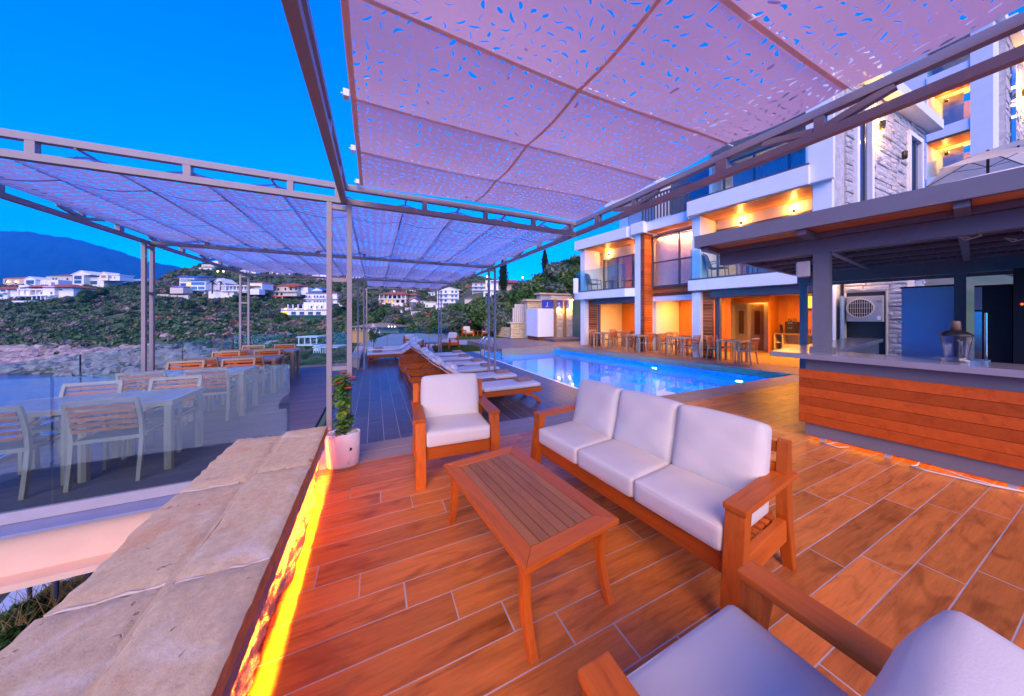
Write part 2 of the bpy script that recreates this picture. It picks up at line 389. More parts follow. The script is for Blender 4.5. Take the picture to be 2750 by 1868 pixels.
cw = N(nt,'ShaderNodeCombineXYZ'); nt.links.new(ad.outputs[0],cw.inputs[0]); nt.links.new(sx.outputs[2],cw.inputs[1])
mv = N(nt,'ShaderNodeMix',data_type='VECTOR'); nt.links.new(gt.outputs[0],mv.inputs[0]); nt.links.new(cw.outputs[0],mv.inputs[4]); nt.links.new(v,mv.inputs[5])
nt.links.new(mv.outputs[1],br.inputs['Vector']); nt.links.new(br.outputs['Color'],b.inputs['Base Color']); b.inputs['Roughness'].default_value=.3
WZ = -.295
def wallband(P, Q, z0, z1):
    return [(P[0],P[1],z0),(Q[0],Q[1],z0),(Q[0],Q[1],z1),(P[0],P[1],z1)]
pool = MB(); zb = -1.75
pool.poly([(*PA,zb),(*PB,zb),(*PC,zb),(*PD,zb)], [(0,3,2,1)])
for P, Q, zt in ((PB,PA,-.12),(PC,PB,-.175),(PD,PC,-.02),(PA,PD,-.30)):
    pool.poly(wallband(P,Q,zb,zt), [(0,1,2,3)])
pl = struct(pool.build('pool_basin', m_mos))
m_wat, nt, b = mat('pool_water')
b.inputs['Base Color'].default_value=(.62,.88,1,1); b.inputs['Transmission Weight'].default_value=1; b.inputs['IOR'].default_value=1.33; b.inputs['Roughness'].default_value=.0
v = coords(nt,(1,1,1)); n1=N(nt,'ShaderNodeTexNoise',i_Scale=2.2,i_Detail=3); nt.links.new(v,n1.inputs['Vector']); bp=N(nt,'ShaderNodeBump',i_Strength=.10,i_Distance=.03); nt.links.new(n1.outputs[0],bp.inputs['Height']); nt.links.new(bp.outputs[0],b.inputs['Normal'])
wtr = struct(MB().poly([(PA[0]-.03,PA[1]+.0,WZ),(PB[0],PB[1],WZ),(PC[0],PC[1],WZ),(PD[0]-.03,PD[1],WZ)],[(3,2,1,0)]).build('pool_water', m_wat))
cop = M['greyAl']; m_cop = plain('grey_coping_stone',(.22,.20,.20),.6,bump=.2)
edge_strip('coping_stone', (10.03,4.06),(8.63,12.80), -.28, -.17, .004, m_cop, 12, farT)
edge_strip('end_coping_stone', (8.60,12.83),(5.42,12.83), -.02, -.5, .004, wood('end_coping',(.42,.24,.13),(.30,.16,.09),'X'), 5, farT)
edge_strip('end_coping_top', (8.60,12.84),(5.42,12.84), -.40, -.1, .004, wood('end_coping_top',(.42,.24,.13),(.30,.16,.09),'X'), 5, farT)
edge_strip('overflow_edge', (4.50,13.0),(4.62,4.05), .10, ZL-.05, ZL+.006, plain('white_overflow',(.82,.80,.78),.4), 8, low)
def area(name, loc, col, watts, size, rot=(0,0,0), sy=None, spread=None):
    l = bpy.data.lights.new(name,'AREA'); l.energy=watts; l.color=col; l.size=size
    if sy: l.shape='RECTANGLE'; l.size_y=sy
    if spread: l.spread = R(spread)
    o = bpy.data.objects.new(name,l); C.objects.link(o); o.location=loc; o.rotation_euler=rot; return o
def point(name, loc, col, watts, r=.05):
    l = bpy.data.lights.new(name,'POINT'); l.energy=watts; l.color=col; l.shadow_soft_size=r
    o = bpy.data.objects.new(name,l); C.objects.link(o); o.location=loc; return o
# underwater lights: lens, ring and its lamp
for i,(px,py_,nx,ny) in enumerate([(4.66,11.6,1,0),(4.68,9.2,1,0),(4.69,6.8,1,0),(4.70,5.0,1,0),(9.85,5.2,-.99,-.15),(9.45,7.8,-.99,-.15),(9.05,10.4,-.99,-.15)]):
    t = thing('pool_light', ['round underwater light on the lounger side, nearest the ladder','round underwater light on the lounger side, second from the ladder','round underwater light on the lounger side, third from the ladder','round underwater light on the lounger side, nearest the sofa','round underwater light under the dark coping, nearest the bar','round underwater light under the middle of the dark coping','round underwater light under the dark coping, nearest the showers'][i], 'pool light', (px,py_,-.75), group='lights in the pool walls')
    Mx = Matrix.Rotation(math.atan2(ny,nx),4,'Z') @ Matrix.Rotation(pi/2,4,'Y')
    MB().lathe([(.09,0),(.11,.0),(.11,.03),(.085,.035)],16,Mx).build('ring', M['chrome'], t)
    MB().lathe([(.0001,.034),(.08,.034),(.08,.036),(.0001,.036)],16,Mx).build('lens', emis('pool_lens',(.5,.8,1),4), t)
    a = area('pool_lamp',(px+nx*.06,py_+ny*.06,-.75),(.06,.60,1),25,.14); a.rotation_euler = Vector((-nx,-ny,0.02)).to_track_quat('Z','Y').to_euler()
# pool ladder
t = thing('pool_ladder','bent stainless steel ladder rails at the far left pool corner','ladder',(4.9,12.3,ZL))
for dy in (0,.5):
    pts = [(-.55,dy,0),(-.55,dy,.62)]+[(-.55+.28*(1-cos(a)),dy,.62+.28*sin(a)) for a in (pi/6,pi/3,pi/2,2*pi/3,5*pi/6)]+[(.05,dy,.45),(.35,dy,-.35),(.38,dy,-.9)]
    MB().tube(pts,.022,8).build('rail', M['chrome'], t)
for k in range(2): MB().box((.30,.0,-.35-.27*k),(.40,.5,-.32-.27*k)).build('step', M['chrome'], t)
# left dining deck
ZD = -.10
dk = slabpoly('dining_deck', [(-3.95,3.90),(-.80,3.90),(-.80,11.5),(-3.95,11.5)], -.16, ZD-.012, M['dark'])
y = 3.93
while y < 11.45:
    tile_piece('decking_board', 3.12, .142, M['deck'], dk, -2.37, y+.073, ZD, .02); y += .149
t = thing('deck_fascia','long pale rendered edge beam under the glass of the dining deck','beam',(0,0,0))
MB().prism([(3.88,-.16),(3.80,-.16),(3.80,-.50),(3.66,-.50),(3.66,-.55),(3.88,-.55)],-7.5,-1.1,axis='x').build('gutter', plain('warm_tinted_fascia',(.80,.52,.36),.6,var=.04), t)  # warm light on the beam is put into its peach base colour
MB().box((-7.5,3.70,-.155),(-1.1,3.89,-.135)).build('ledge', plain('grey_ledge',(.26,.28,.40),.5), t)
# ground under it all
MB_ = MB(); 
# ================================================================ the low stone wall with its light strip
sw = thing('stone_wall','low wall of rough stone with broad weathered limestone coping and yellow light strip','stone wall',(0,0,0))
# rough face: a displaced sheet of many small facets on the terrace side
ys = np.linspace(-1.2,3.25,150); zs = np.linspace(0,.42,16)
V=[];F=[]
for i,y in enumerate(ys):
    for j,z in enumerate(zs):
        e = .05*math.sin(3.1*y+9*z)+.045*math.sin(17*y-21*z)*math.sin(7*y+3)+rng.uniform(-.045,.035)
        V.append((-.472+e*.45, y+rng.uniform(-.008,.008), z))
nz=len(zs)
F=[(i*nz+j,(i+1)*nz+j,(i+1)*nz+j+1,i*nz+j+1) for i in range(len(ys)-1) for j in range(nz-1)]
npmesh('rough_face',V,F,M['rough'],sw)
MB().box((-1.0,-1.3,-2.6),(-.52,3.22,.40)).build('core', M['rough'], sw)
m_warm_edge = stone('warm_lit_edge_stone',(.66,.29,.09),(.48,.19,.06),9,.4,pits=False)
def coping(x0,x1,y0,y1,seed,ragged=0):
    """one coping slab: gridded so its rim and top are uneven"""
    r = random.Random(seed); nx,ny = 14, max(10,int((y1-y0)/.045)); V=[];F=[]
    for i in range(nx+1):
        for j in range(ny+1):
            x = x0+(x1-x0)*i/nx; y = y0+(y1-y0)*j/ny
            ex = (i in (0,nx)); ey = (j in (0,ny))
            z = .497+.004*math.sin(5*x+7*y+seed)+.003*r.uniform(-1,1)
            if ex or ey: z -= .008+.006*r.random()
            if i == 0: x += (.006*math.sin(9*y+seed)+.010*r.uniform(-1,1))*(1 if x0<-1 else .1)
            if i == nx: x += .002*r.uniform(-1,1)
            if j == ny: y += ragged*(.03*math.sin(11*x)+.012*r.uniform(-1,1))
            V.append((x,y,z))
    n1 = ny+1
    for i in range(nx):
        for j in range(ny): F.append((i*n1+j,(i+1)*n1+j,(i+1)*n1+j+1,i*n1+j+1))
    rim = [i*n1 for i in range(nx+1)]+[nx*n1+j for j in range(1,n1)]+[i*n1+ny for i in range(nx-1,-1,-1)]+[j for j in range(ny-1,0,-1)]
    b0 = len(V); V += [(V[k][0],V[k][1],.415) for k in rim]; m_ = len(rim)
    mb = MB(); mb.poly(V,F,None,True); mb.poly([V[k] for k in rim]+V[b0:],[(i,m_+i,m_+(i+1)%m_,(i+1)%m_) for i in range(m_)])
    mb.poly(V[b0:],[tuple(range(m_-1,-1,-1))])
    o = mb.build('coping_stone', M['lime'], sw)
    if x1 > -.5:                      # warm light on the inner edge, painted in as orange stone colour
        o.data.materials.append(m_warm_edge)
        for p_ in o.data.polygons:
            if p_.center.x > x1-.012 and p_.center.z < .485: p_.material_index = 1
    return o
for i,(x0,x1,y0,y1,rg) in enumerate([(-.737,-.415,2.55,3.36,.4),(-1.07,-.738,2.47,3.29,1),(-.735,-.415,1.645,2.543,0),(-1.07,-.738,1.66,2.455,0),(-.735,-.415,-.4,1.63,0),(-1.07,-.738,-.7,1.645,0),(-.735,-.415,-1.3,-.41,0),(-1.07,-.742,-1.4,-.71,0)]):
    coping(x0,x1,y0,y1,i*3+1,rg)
jm = MB()
jm.box((-.752,-1.3,.42),(-.725,3.27,.4905))
jm.build('bed_joint', M['lime'], sw); jm=MB()
for (x0,x1,y) in ((-.74,-.42,1.637),(-1.06,-.735,1.652),(-1.06,-.79,2.462),(-.73,-.42,-.405)):
    pts=[(x0+(x1-x0)*k/8, y+.006*math.sin(k*1.7), .4835+.001*(k%2)) for k in range(9)]
    jm.tube(pts,[.0042+.003*((k*7)%3)/2 for k in range(9)],6)
jm.build('mortar_joint', M['mortar'], sw)
MB().box((-.455,-1.2,.385),(-.435,3.2,.405)).build('light_strip', M['warm'], sw)
MB().box((-.432,-1.2,.325),(-.424,3.22,.413)).build('light_lip', M['greyAl'], sw)
# ================================================================ planter with flowering vine
pt = thing('planter','oval white plastic planter with pebbles and a red flowering vine, against the wall end','planter',(-.30,3.55,0))
def oval(prof,sx,sy,n=28):
    vs=[(r*sx*cos(2*pi*k/n), r*sy*sin(2*pi*k/n), z) for r,z in prof for k in range(n)]
    fs=[(i*n+k,i*n+(k+1)%n,(i+1)*n+(k+1)%n,(i+1)*n+k) for i in range(len(prof)-1) for k in range(n)]
    return MB().poly(vs,fs+[tuple(range(n-1,-1,-1))],None,True)
oval([(.86,.0),(.92,.012),(.98,.2),(1.0,.335),(.985,.345),(.95,.335),(.93,.27)],.165,.105).build('pot', M['pot'], pt, rz=R(-8))
MB().lathe([(.014,0),(.016,.001),(.017,0)],14,Matrix.Translation((.075,-.098,.19))@Matrix.Rotation(pi/2,4,'X')).build('round_emblem', M['black'], pt)
MB().ball((.06,-.098,.055),.004,8).build('drain_hole', M['black'], pt)
pb = MB().box((-.0,-.0,.28),(.001,.001,.281))
for i in range(60):
    a,q = random.uniform(0,2*pi), math.sqrt(random.random()); r_=random.uniform(.013,.026)
    pb.ball((.145*q*cos(a),.088*q*sin(a),.325+random.uniform(-.008,.014)),r_,8,.7)
stuff(pb.build('pebbles', M['pebble'], pt))
st = MB()
stems=[]
for i in range(5):
    a = i*1.3; pts=[(.012*cos(a),.012*sin(a),.3)]
    for k in range(1,10):
        pts.append((.02*cos(a)+.018*math.sin(k*.9+i)+.004*k*cos(a*2), .02*sin(a)+.016*cos(k*.8+i*2), .3+.068*k))
    stems.append(pts); st.tube(pts,[.006-.0004*k for k in range(10)],5)
st.build('stem', plain('vine_stem',(.14,.09,.03),.7), pt)
lf=MB()
def leaf(mb,p,d,n,L,Wd):
    p=Vector(p); d=Vector(d).normalized(); s_=d.cross(Vector(n)).normalized(); u=s_.cross(d).normalized()
    pts=[p,p+d*L*.35+s_*Wd+u*L*.05,p+d*L*.8+s_*Wd*.5,p+d*L-u*L*.12,p+d*L*.8-s_*Wd*.5,p+d*L*.35-s_*Wd+u*L*.05]
    mb.poly(pts,[(0,1,2,3),(0,3,4,5)])
for pts in stems:
    for k in range(1,10):
        for q in range(6):
            a=random.uniform(0,2*pi); e=random.uniform(-.7,.4); p=Vector(pts[k])+Vector((0,0,random.uniform(-.03,.03)))
            leaf(lf,p+Vector((cos(a),sin(a),0))*.012,(cos(a),sin(a),e),(random.uniform(-.4,.4),random.uniform(-.4,.4),1),random.uniform(.05,.085),random.uniform(.022,.036))
m_leaf, nt, b = mat('vine_leaf'); v=coords(nt,(1,1,1)); n_=N(nt,'ShaderNodeTexNoise',i_Scale=9,i_Detail=3); nt.links.new(v,n_.inputs['Vector']); r_=ramp(nt,[(.3,(.05,.15,.02)),(.55,(.17,.33,.035)),(.75,(.42,.40,.05))]); nt.links.new(n_.outputs[0],r_.inputs[0]); nt.links.new(r_.outputs[0],b.inputs['Base Color']); b.inputs['Roughness'].default_value=.5
tb=N(nt,'ShaderNodeBsdfTranslucent'); nt.links.new(r_.outputs[0],tb.inputs[0]); ms=N(nt,'ShaderNodeMixShader',i_0=.3); nt.links.new(b.outputs[0],ms.inputs[1]); nt.links.new(tb.outputs[0],ms.inputs[2]); nt.links.new(ms.outputs[0],nt.nodes['Material Output'].inputs[0])
stuff(lf.build('leaves', m_leaf, pt))
fl=plain('red_petal',(.75,.10,.06),.6)
for i,(dx,dy,dz) in enumerate([(-.02,-.05,.86),(.08,-.02,.90),(.03,-.06,.93),(-.07,-.03,.83),(.09,.02,.86),(.0,.03,.95),(.05,-.05,.80)]):
    f_=MB()
    for q in range(7):
        a=q*2*pi/7; leaf(f_,(dx,dy,dz),(cos(a),sin(a),.45),(0,0,1),.040,.018)
    f_.build('flower', fl, pt)

for y0,y1 in ((-1.2,1.0),(1.0,3.2)):
    area('wall_strip_light',(-.438,(y0+y1)/2,.382),(1,.155,.004),120,.008,(0,0,0),y1-y0)
# ================================================================ pergola frame and shade canopies
XL, XM, XR, ZB = -3.50, -.30, 2.80, 2.77
YB = [-.40, 3.72, 7.2, 11.4, 14.7]
pg = thing('pergola_frame','brown steel pergola of slim trusses on ladder posts carrying the sunshades','pergola',(0,0,0))
TH = .058
def longbeam(x, y0, y1, phase):
    """truss along Y: bottom chord part, its top chord and struts as sub-parts"""
    p = MB().box((x-TH/2,y0,ZB),(x+TH/2,y1,ZB+TH)).build('long_truss', M['steel'], pg)
    MB().box((x-TH/2,y0,ZB+.155),(x+TH/2,y1,ZB+.213)).build('top_chord', M['steel'], p)
    zl, zt = ZB+TH, ZB+.155; y = y0+phase; k = 0
    while y < y1-.3:
        MB().box((x-.027,y,zl),(x+.027,y+.09,zt)).build('strut', M['steel'], p)
        if y+.95 < y1:
            ya = y+1.0
            MB().bar((x,ya-.30,zt-.012),(x,ya,zl+.012),.044,.044).build('diagonal', M['steel'], p)
            MB().bar((x,ya+.36,zt-.012),(x,ya+.06,zl+.012),.044,.044).build('diagonal', M['steel'], p)
            MB().box((x-.024,ya+.0,zl),(x+.024,ya+.055,zt)).build('strut', M['steel'], p)
        y += 1.62
longbeam(XL, YB[0], YB[3], .45); longbeam(XR, YB[0], YB[4], .35)
# middle beam runs over the near bay only: open Vierendeel
p = MB().box((XM-TH/2,YB[0],ZB),(XM+TH/2,YB[1]-.03,ZB+TH)).build('middle_truss', M['steel'], pg)
MB().box((XM-TH/2,YB[0],ZB+.155),(XM+TH/2,YB[1]-.03,ZB+.213)).build('top_chord', M['steel'], p)
for y in (-.35,.45,1.4,2.4,3.1): MB().box((XM-.027,y,ZB+TH),(XM+.027,y+.06,ZB+.155)).build('strut', M['steel'], p)
def cross(y, xa, xb, xs):
    p = MB().box((xa,y-TH/2,ZB),(xb,y+TH/2,ZB+TH)).build('cross_truss', M['steel'], pg)
    MB().box((xa,y-TH/2,ZB+.155),(xb,y+TH/2,ZB+.213)).build('top_chord', M['steel'], p)
    for x in xs: MB().box((x-.026,y-.027,ZB+TH),(x+.026,y+.027,ZB+.155)).build('strut', M['steel'], p)
cross(YB[0],XL+.03,XR-.03,[-2.5,-1.5,.5,1.4,2.2]); cross(YB[1],XL+.03,XR-.03,[-3.45,-2.45,-1.55,-.78,-.36,.55,1.33,2.05,2.7])
cross(YB[2],XL+.03,XR-.03,[-2.75,-1.9,-1.05,-.2,.65,1.4,2.1]); cross(YB[3],XL+.03,XR-.03,[-2.8,-2,-1.1,-.36,.5,1.4,2.2]); cross(YB[4],XM,XR-.03,[.4,1.2,2.0])
def post(x, y, z0, along, s=.19):
    d = (s/2,0) if along == 'x' else (0,s/2)
    p = None
    for sg in (-1,1):
        q = MB().box((x+sg*d[0]-.024,y+sg*d[1]-.026,z0),(x+sg*d[0]+.024,y+sg*d[1]+.026,ZB-.002))
        if p is None: p = q.build('post', M['steel'], pg)
        else: q.build('leg', M['steel'], p)
    z = .985 if z0 > -.2 else .55
    rs = [z, 1.94, ZB-.05, z0+.004]
    for zz in rs:
        e = (s/2-.026, .020) if along == 'x' else (.020, s/2-.028)
        MB().box((x-e[0],y-e[1],zz-.022 if zz>z0+.1 else zz),(x+e[0],y+e[1],zz+.022)).build('rung', M['steel'], p)
post(-.345,YB[1],0,'x'); post(XL,YB[2],ZD-.4,'y',.2); post(XR-.05,YB[2],ZL,'x',.17); post(XL-.02,YB[3],ZD-.4,'x'); post(-.42,YB[3],ZL,'x'); post(-.38,YB[4],ZL,'x',.12); post(XR+.1,YB[4],ZL,'x',.12)
# perforated cloth: every cell is a square of cloth with a real leaf-shaped cut, its tongue hanging open
def fabric(name, parent, x0, x1, y0, y1, cell, zfun, m, prob, amin, amax, bmin, bmax, flap):
    nx, ny = int((x1-x0)/cell), int((y1-y0)/cell); dx, dy = (x1-x0)/nx, (y1-y0)/ny
    I, J = np.meshgrid(np.arange(nx), np.arange(ny), indexing='ij'); n = nx*ny
    cxy = np.stack([x0+(I.ravel()+.5)*dx, y0+(J.ravel()+.5)*dy],1)
    ang = np.array([-135,-105,-75,-45,-15,15,45,75,105,135,165,195])*pi/180
    K = 12
    ox, oy = np.cos(ang), np.sin(ang); mxx = np.maximum(abs(ox),abs(oy)); ox, oy = ox/mxx/2, oy/mxx/2
    th = rng.uniform(0,2*pi,n) if flap else rng.normal(.2,.5,n)
    a = rng.uniform(amin,amax,n); b_ = rng.uniform(bmin,bmax,n)*(rng.random(n)**.8+.25); on = rng.random(n) < prob
    a = np.where(on,a,.002); b_ = np.where(on,b_,.0002); cv = rng.uniform(-.55,.55,n)*on
    phi = ang[None,:]-th[:,None]
    lx = a[:,None]*np.cos(phi); ly = b_[:,None]*np.sin(phi)+cv[:,None]*(lx**2/a[:,None]-a[:,None]*.4)
    jx = rng.uniform(-.12,.12,n)*cell*on; jy = rng.uniform(-.12,.12,n)*cell*on
    hx = cxy[:,0:1]+jx[:,None]+lx*np.cos(th)[:,None]-ly*np.sin(th)[:,None]; hy = cxy[:,1:2]+jy[:,None]+lx*np.sin(th)[:,None]+ly*np.cos(th)[:,None]
    hx = np.clip(hx, cxy[:,0:1]-dx*.47, cxy[:,0:1]+dx*.47); hy = np.clip(hy, cxy[:,1:2]-dy*.47, cxy[:,1:2]+dy*.47)
    qx = cxy[:,0:1]+ox[None,:]*dx; qy = cxy[:,1:2]+oy[None,:]*dy
    VX = np.concatenate([qx,hx],1).ravel(); VY = np.concatenate([qy,hy],1).ravel()
    V = np.stack([VX,VY,zfun(VX,VY)],1)
    k = np.arange(K); q1 = np.stack([k,(k+1)%K,K+(k+1)%K,K+k],1)
    F = (q1[None]+(np.arange(n)*2*K)[:,None,None]).reshape(-1,4)
    o = npmesh(name, V, F, m, parent, True)
    if flap:
        sel = np.where(on & (rng.random(n) < flap))[0]
        lx, ly, tt = lx[sel], ly[sel], th[sel]; base = -b_[sel][:,None]+cv[sel][:,None]*(lx**2/a[sel][:,None]-a[sel][:,None]*.4)
        hgt = np.maximum(0, ly-base); ca = rng.uniform(.35,.85,len(sel))[:,None]; sa = np.sqrt(1-ca**2)
        ly2 = base+hgt*ca
        fx = cxy[sel,0:1]+jx[sel][:,None]+lx*np.cos(tt)[:,None]-ly2*np.sin(tt)[:,None]; fy = cxy[sel,1:2]+jy[sel][:,None]+lx*np.sin(tt)[:,None]+ly2*np.cos(tt)[:,None]
        fz = zfun(fx,fy)-hgt*sa-.0008
        c0 = np.arange(len(sel))*K
        pairs = [(0,1,10,11),(1,2,9,10),(2,3,8,9),(3,4,7,8),(4,5,6,7)]
        V2 = np.stack([fx.ravel(),fy.ravel(),fz.ravel()],1); F2 = np.concatenate([np.stack([c0+p for p in pr],1) for pr in pairs])
        stuff(npmesh('cut_tongue', V2, F2, m, parent, False))
    return o
def cloth_mat(name, col, tr=.45):
    m, nt, b = mat(name); L = nt.links; v = coords(nt,(1,1,1)); n_=N(nt,'ShaderNodeTexNoise',i_Scale=1.3,i_Detail=6); L.new(v,n_.inputs['Vector'])
    r = ramp(nt,[(.3,tuple(k*.88 for k in col)),(.7,col)]); L.new(n_.outputs[0],r.inputs[0]); L.new(r.outputs[0],b.inputs['Base Color']); b.inputs['Roughness'].default_value=.9; b.inputs['Specular IOR Level'].default_value=.1
    t = N(nt,'ShaderNodeBsdfTranslucent'); L.new(r.outputs[0],t.inputs[0]); mx=N(nt,'ShaderNodeMixShader',i_0=tr); L.new(b.outputs[0],mx.inputs[1]); L.new(t.outputs[0],mx.inputs[2]); L.new(mx.outputs[0],nt.nodes['Material Output'].inputs[0]); return m
m_c1 = cloth_mat('shade_cloth',(.96,.70,.72),.34); m_hem = cloth_mat('hem_tape',(1,.66,.50),.12); m_pock = cloth_mat('rod_pocket',(1,.72,.64),.12)
rodsY = [3.62-.70*k for k in range(6)]
def wob(X,Y): return .012*np.sin(2.1*X+1.3*Y)+.008*np.sin(4.7*Y-2.2*X)
def z1(X,Y): return 2.985-.040*np.abs(np.sin(pi*(3.62-Y)/.70))*(.75+.25*np.sin(X*2+1))+wob(X,Y)
c1 = thing('shade_canopy','sagging lavender perforated sunshade right above the sofa and coffee table','sunshade',(0,0,0))
fabric('cloth', c1, -.14, 2.70, -.27, 3.62, .068, z1, m_c1, .94, .012, .033, .0026, .0100, .04)
xs = np.linspace(-.14,2.70,30); yy = np.linspace(-.27,3.62,110)
def tape(name, pts, w, parent, across, m=m_hem):
    V=[];
    for p in pts: V += [(p[0]-across[0]*w/2,p[1]-across[1]*w/2,p[2]-.004),(p[0]+across[0]*w/2,p[1]+across[1]*w/2,p[2]-.004)]
    npmesh(name,V,[(2*i,2*i+1,2*i+3,2*i+2) for i in range(len(pts)-1)],m,parent,True)
for ry in rodsY[1:]: tape('rod_pocket',[(x,ry,float(z1(np.float64(x),np.float64(ry)))) for x in xs],.024,c1,(0,1),m_pock)
tape('centre_tape',[(1.16,y,float(z1(np.float64(1.16),np.float64(y)))) for y in yy],.024,c1,(1,0))
tape('edge_hem',[(-.125,y,float(z1(np.float64(-.125),np.float64(y)))) for y in yy],.034,c1,(1,0))
for ry in rodsY:
    MB().tube([(-.2,ry,2.999),(2.78,ry,2.999)],.005,6).build('rod', M['white'], c1)
    MB().box((-.185,ry-.025,2.975),(-.150,ry+.025,3.02)).build('clip', M['white'], c1)
m_c2 = cloth_mat('shade_cloth_far',(.52,.52,.74),.5)
def z2(X,Y): return 2.905-.05*np.abs(np.sin(pi*(X-XL)/.64))+.006*np.sin(3*Y)+.5*wob(X,Y)
c2 = thing('shade_canopy','wide blue violet perforated sunshade over the dining deck and loungers','sunshade',(0,0,0))
fabric('cloth', c2, XL+.06, XR-.06, 3.80, 11.35, .100, z2, m_c2, .97, .028, .047, .010, .019, 0)
c3 = thing('shade_canopy','far end perforated sunshade past the last cross truss over the loungers','sunshade',(0,0,0))
fabric('cloth', c3, XM+.02, XR-.06, 11.46, 14.6, .100, z2, m_c2, .97, .028, .047, .010, .019, 0)
for c_,y0,y1,xr in ((c2,3.70,11.35,[XL+.64*k for k in range(0,11)]),(c3,11.46,14.6,[XL+.64*k for k in range(6,10)])):
    for x in xr:
        if x < XR-.05 and x > XL+.03: MB().box((x-.008,y0,2.914),(x+.008,y1,2.928)).build('rod', M['steel'], c_)
for y in (4.6,5.9,7.6,9.0,10.4): tape('cross_seam',[(x,y,float(z2(np.float64(x),np.float64(y)))) for x in np.linspace(XL+.06,XR-.06,120)],.03,c2,(0,1),m_c2)
# ================================================================ lounge furniture
def cushion(w, d, h, r=.035, puff=.015, wr=.004, seed=0, nx=18, ny=16, nz=6, dome=(0,0,1)):
    """upholstered block: rounded, slightly puffed, with soft creases"""
    rr = random.Random(seed); ph=[rr.uniform(0,6.28) for _ in range(8)]
    H = Vector((w/2,d/2,h/2)); mb = MB(); 
    def pt(a,b,c):
        def sp(t): return math.copysign(abs(t)**.75,t)
        p = Vector((a*H[0],b*H[1],c*H[2])); q = Vector([max(-(H[i]-r),min(H[i]-r,p[i])) for i in range(3)])
        n = p-q
        if n.length > 1e-6: p = q+n.normalized()*r
        k = (1-min(1,abs(a))**4)*(1-min(1,abs(b))**4)
        p.z += puff*k*(c if abs(c)>.99 else c*.6)
        p.z += wr*c*(math.sin(3*a+5*b+ph[0])+.7*math.sin(7*a-4*b+ph[1])+.5*math.sin(11*b+6*a+ph[2]))*.5
        e = 1-min(1,abs(c))**2
        if abs(a)>.99: p.x += math.copysign(puff*.5*e*(1-b*b),a)
        if abs(b)>.99: p.y += math.copysign(puff*.5*e*(1-a*a),b)
        return p
    def lin(n):  # denser near the ends
        return [math.sin(pi/2*(2*i/n-1))*.35+(2*i/n-1)*.65 for i in range(n+1)]
    A,Bq,Cz = lin(nx),lin(ny),lin(nz)
    def face(us,vs,f,flip):
        o=[f(u,v) for u in us for v in vs]; m=len(vs)
        F=[(i*m+j,(i+1)*m+j,(i+1)*m+j+1,i*m+j+1) for i in range(len(us)-1) for j in range(m-1)]
        if flip: F=[x[::-1] for x in F]
        mb.poly(o,F,None,True)
    face(A,Bq,lambda a,b:pt(a,b,1),False); face(A,Bq,lambda a,b:pt(a,b,-1),True)
    face(A,Cz,lambda a,c:pt(a,-1,c),False); face(A,Cz,lambda a,c:pt(a,1,c),True)
    face(Bq,Cz,lambda b,c:pt(-1,b,c),True); face(Bq,Cz,lambda b,c:pt(1,b,c),False)
    return mb
def weld(o):
    bm=bmesh.new(); bm.from_mesh(o.data); bmesh.ops.remove_doubles(bm,verts=bm.verts,dist=2e-4); bm.to_mesh(o.data); bm.free(); return o
def bevelled(mb, name, m, parent, w=.006): return mb.build(name, m, parent, bevel=w)
def lounge(root, Wd, n, depth=.70, seed=0):
    """teak club chair or sofa facing local -y, arms along y"""
    ax = Wd/2
    for s in (-1,1):
        x0, x1 = sorted((s*ax, s*(ax-.092)))
        # front leg: board leaning forward to its foot
        q = MB().poly([(x0,-.335,.572),(x1,-.335,.572),(x1,-.265,.572),(x0,-.265,.572),(x0,-.405,0),(x1,-.405,0),(x1,-.34,0),(x0,-.34,0)],[(0,1,2,3),(7,6,5,4),(4,5,1,0),(5,6,2,1),(6,7,3,2),(7,4,0,3)])
        bevelled(q,'front_leg',M['teakZ'],root)
        xb0, xb1 = sorted((s*(ax-.012), s*(ax-.072)))
        q = MB().prism([(.255,.36),(.25,.58),(.272,.80),(.315,.80),(.325,.58),(.335,.36),(.40,0),(.345,0),(.30,.2)],xb0,xb1,axis='x'); bevelled(q,'back_leg',M['teakZ'],root)
        q = MB().prism([(-.345,.572),(.355,.572),(.37,.588),(.355,.604),(-.345,.604)],x0-.006,x1+.006,axis='x'); bevelled(q,'armrest',M['teakY'],root)
        xs0, xs1 = sorted((s*(ax-.025), s*(ax-.065)))
        bevelled(MB().box((xs0,-.30,.20),(xs1,.28,.33)),'side_rail',M['teakY'],root)
    iw = ax-.094
    bevelled(MB().box((-iw,-.325,.215),(iw,-.285,.335)),'front_rail',M['teakX'],root)
    bevelled(MB().box((-iw,.25,.215),(iw,.285,.335)),'rear_rail',M['teakX'],root)
    for k in range(7): MB().box((-iw-.02,-.25+k*.075,.318),(iw+.02,-.20+k*.075,.334)).build('seat_slat',M['teakX'],root)
    for z in (.50,.62,.75): MB().box((-ax+.075,.268,z-.03),(ax-.075,.292,z+.03)).build('back_slat',M['teakX'],root)
    cw = 2*iw/n
    for k in range(n):
        cx_ = -iw+cw*(k+.5)
        o = weld(cushion(cw-.006,.62,.135,.020,.010,.003,seed+k).build('seat_cushion',M['cushion'],root)); o.location=(cx_,-.052,.337+.0705)
        px_=MB(); a_,b_=cw/2-.009,.31-.006
        for zz in (.058,-.058): px_.tube([(-a_+.02,-b_,zz),(a_-.02,-b_,zz),(a_,-b_+.02,zz),(a_,b_-.02,zz),(a_-.02,b_,zz),(-a_+.02,b_,zz),(-a_,b_-.02,zz),(-a_,-b_+.02,zz),(-a_+.02,-b_,zz)],.0042,6,None,False)
        px_.build('piping',M['cushion'],o)
        o = weld(cushion(cw-.006,.46,.155,.034,.026,.005,seed+9+k).build('back_cushion',M['cushion'],root)); o.rotation_euler=(R(76),0,R((-2,1,2)[(k+seed)%3])); o.location=(cx_,.185,.657)
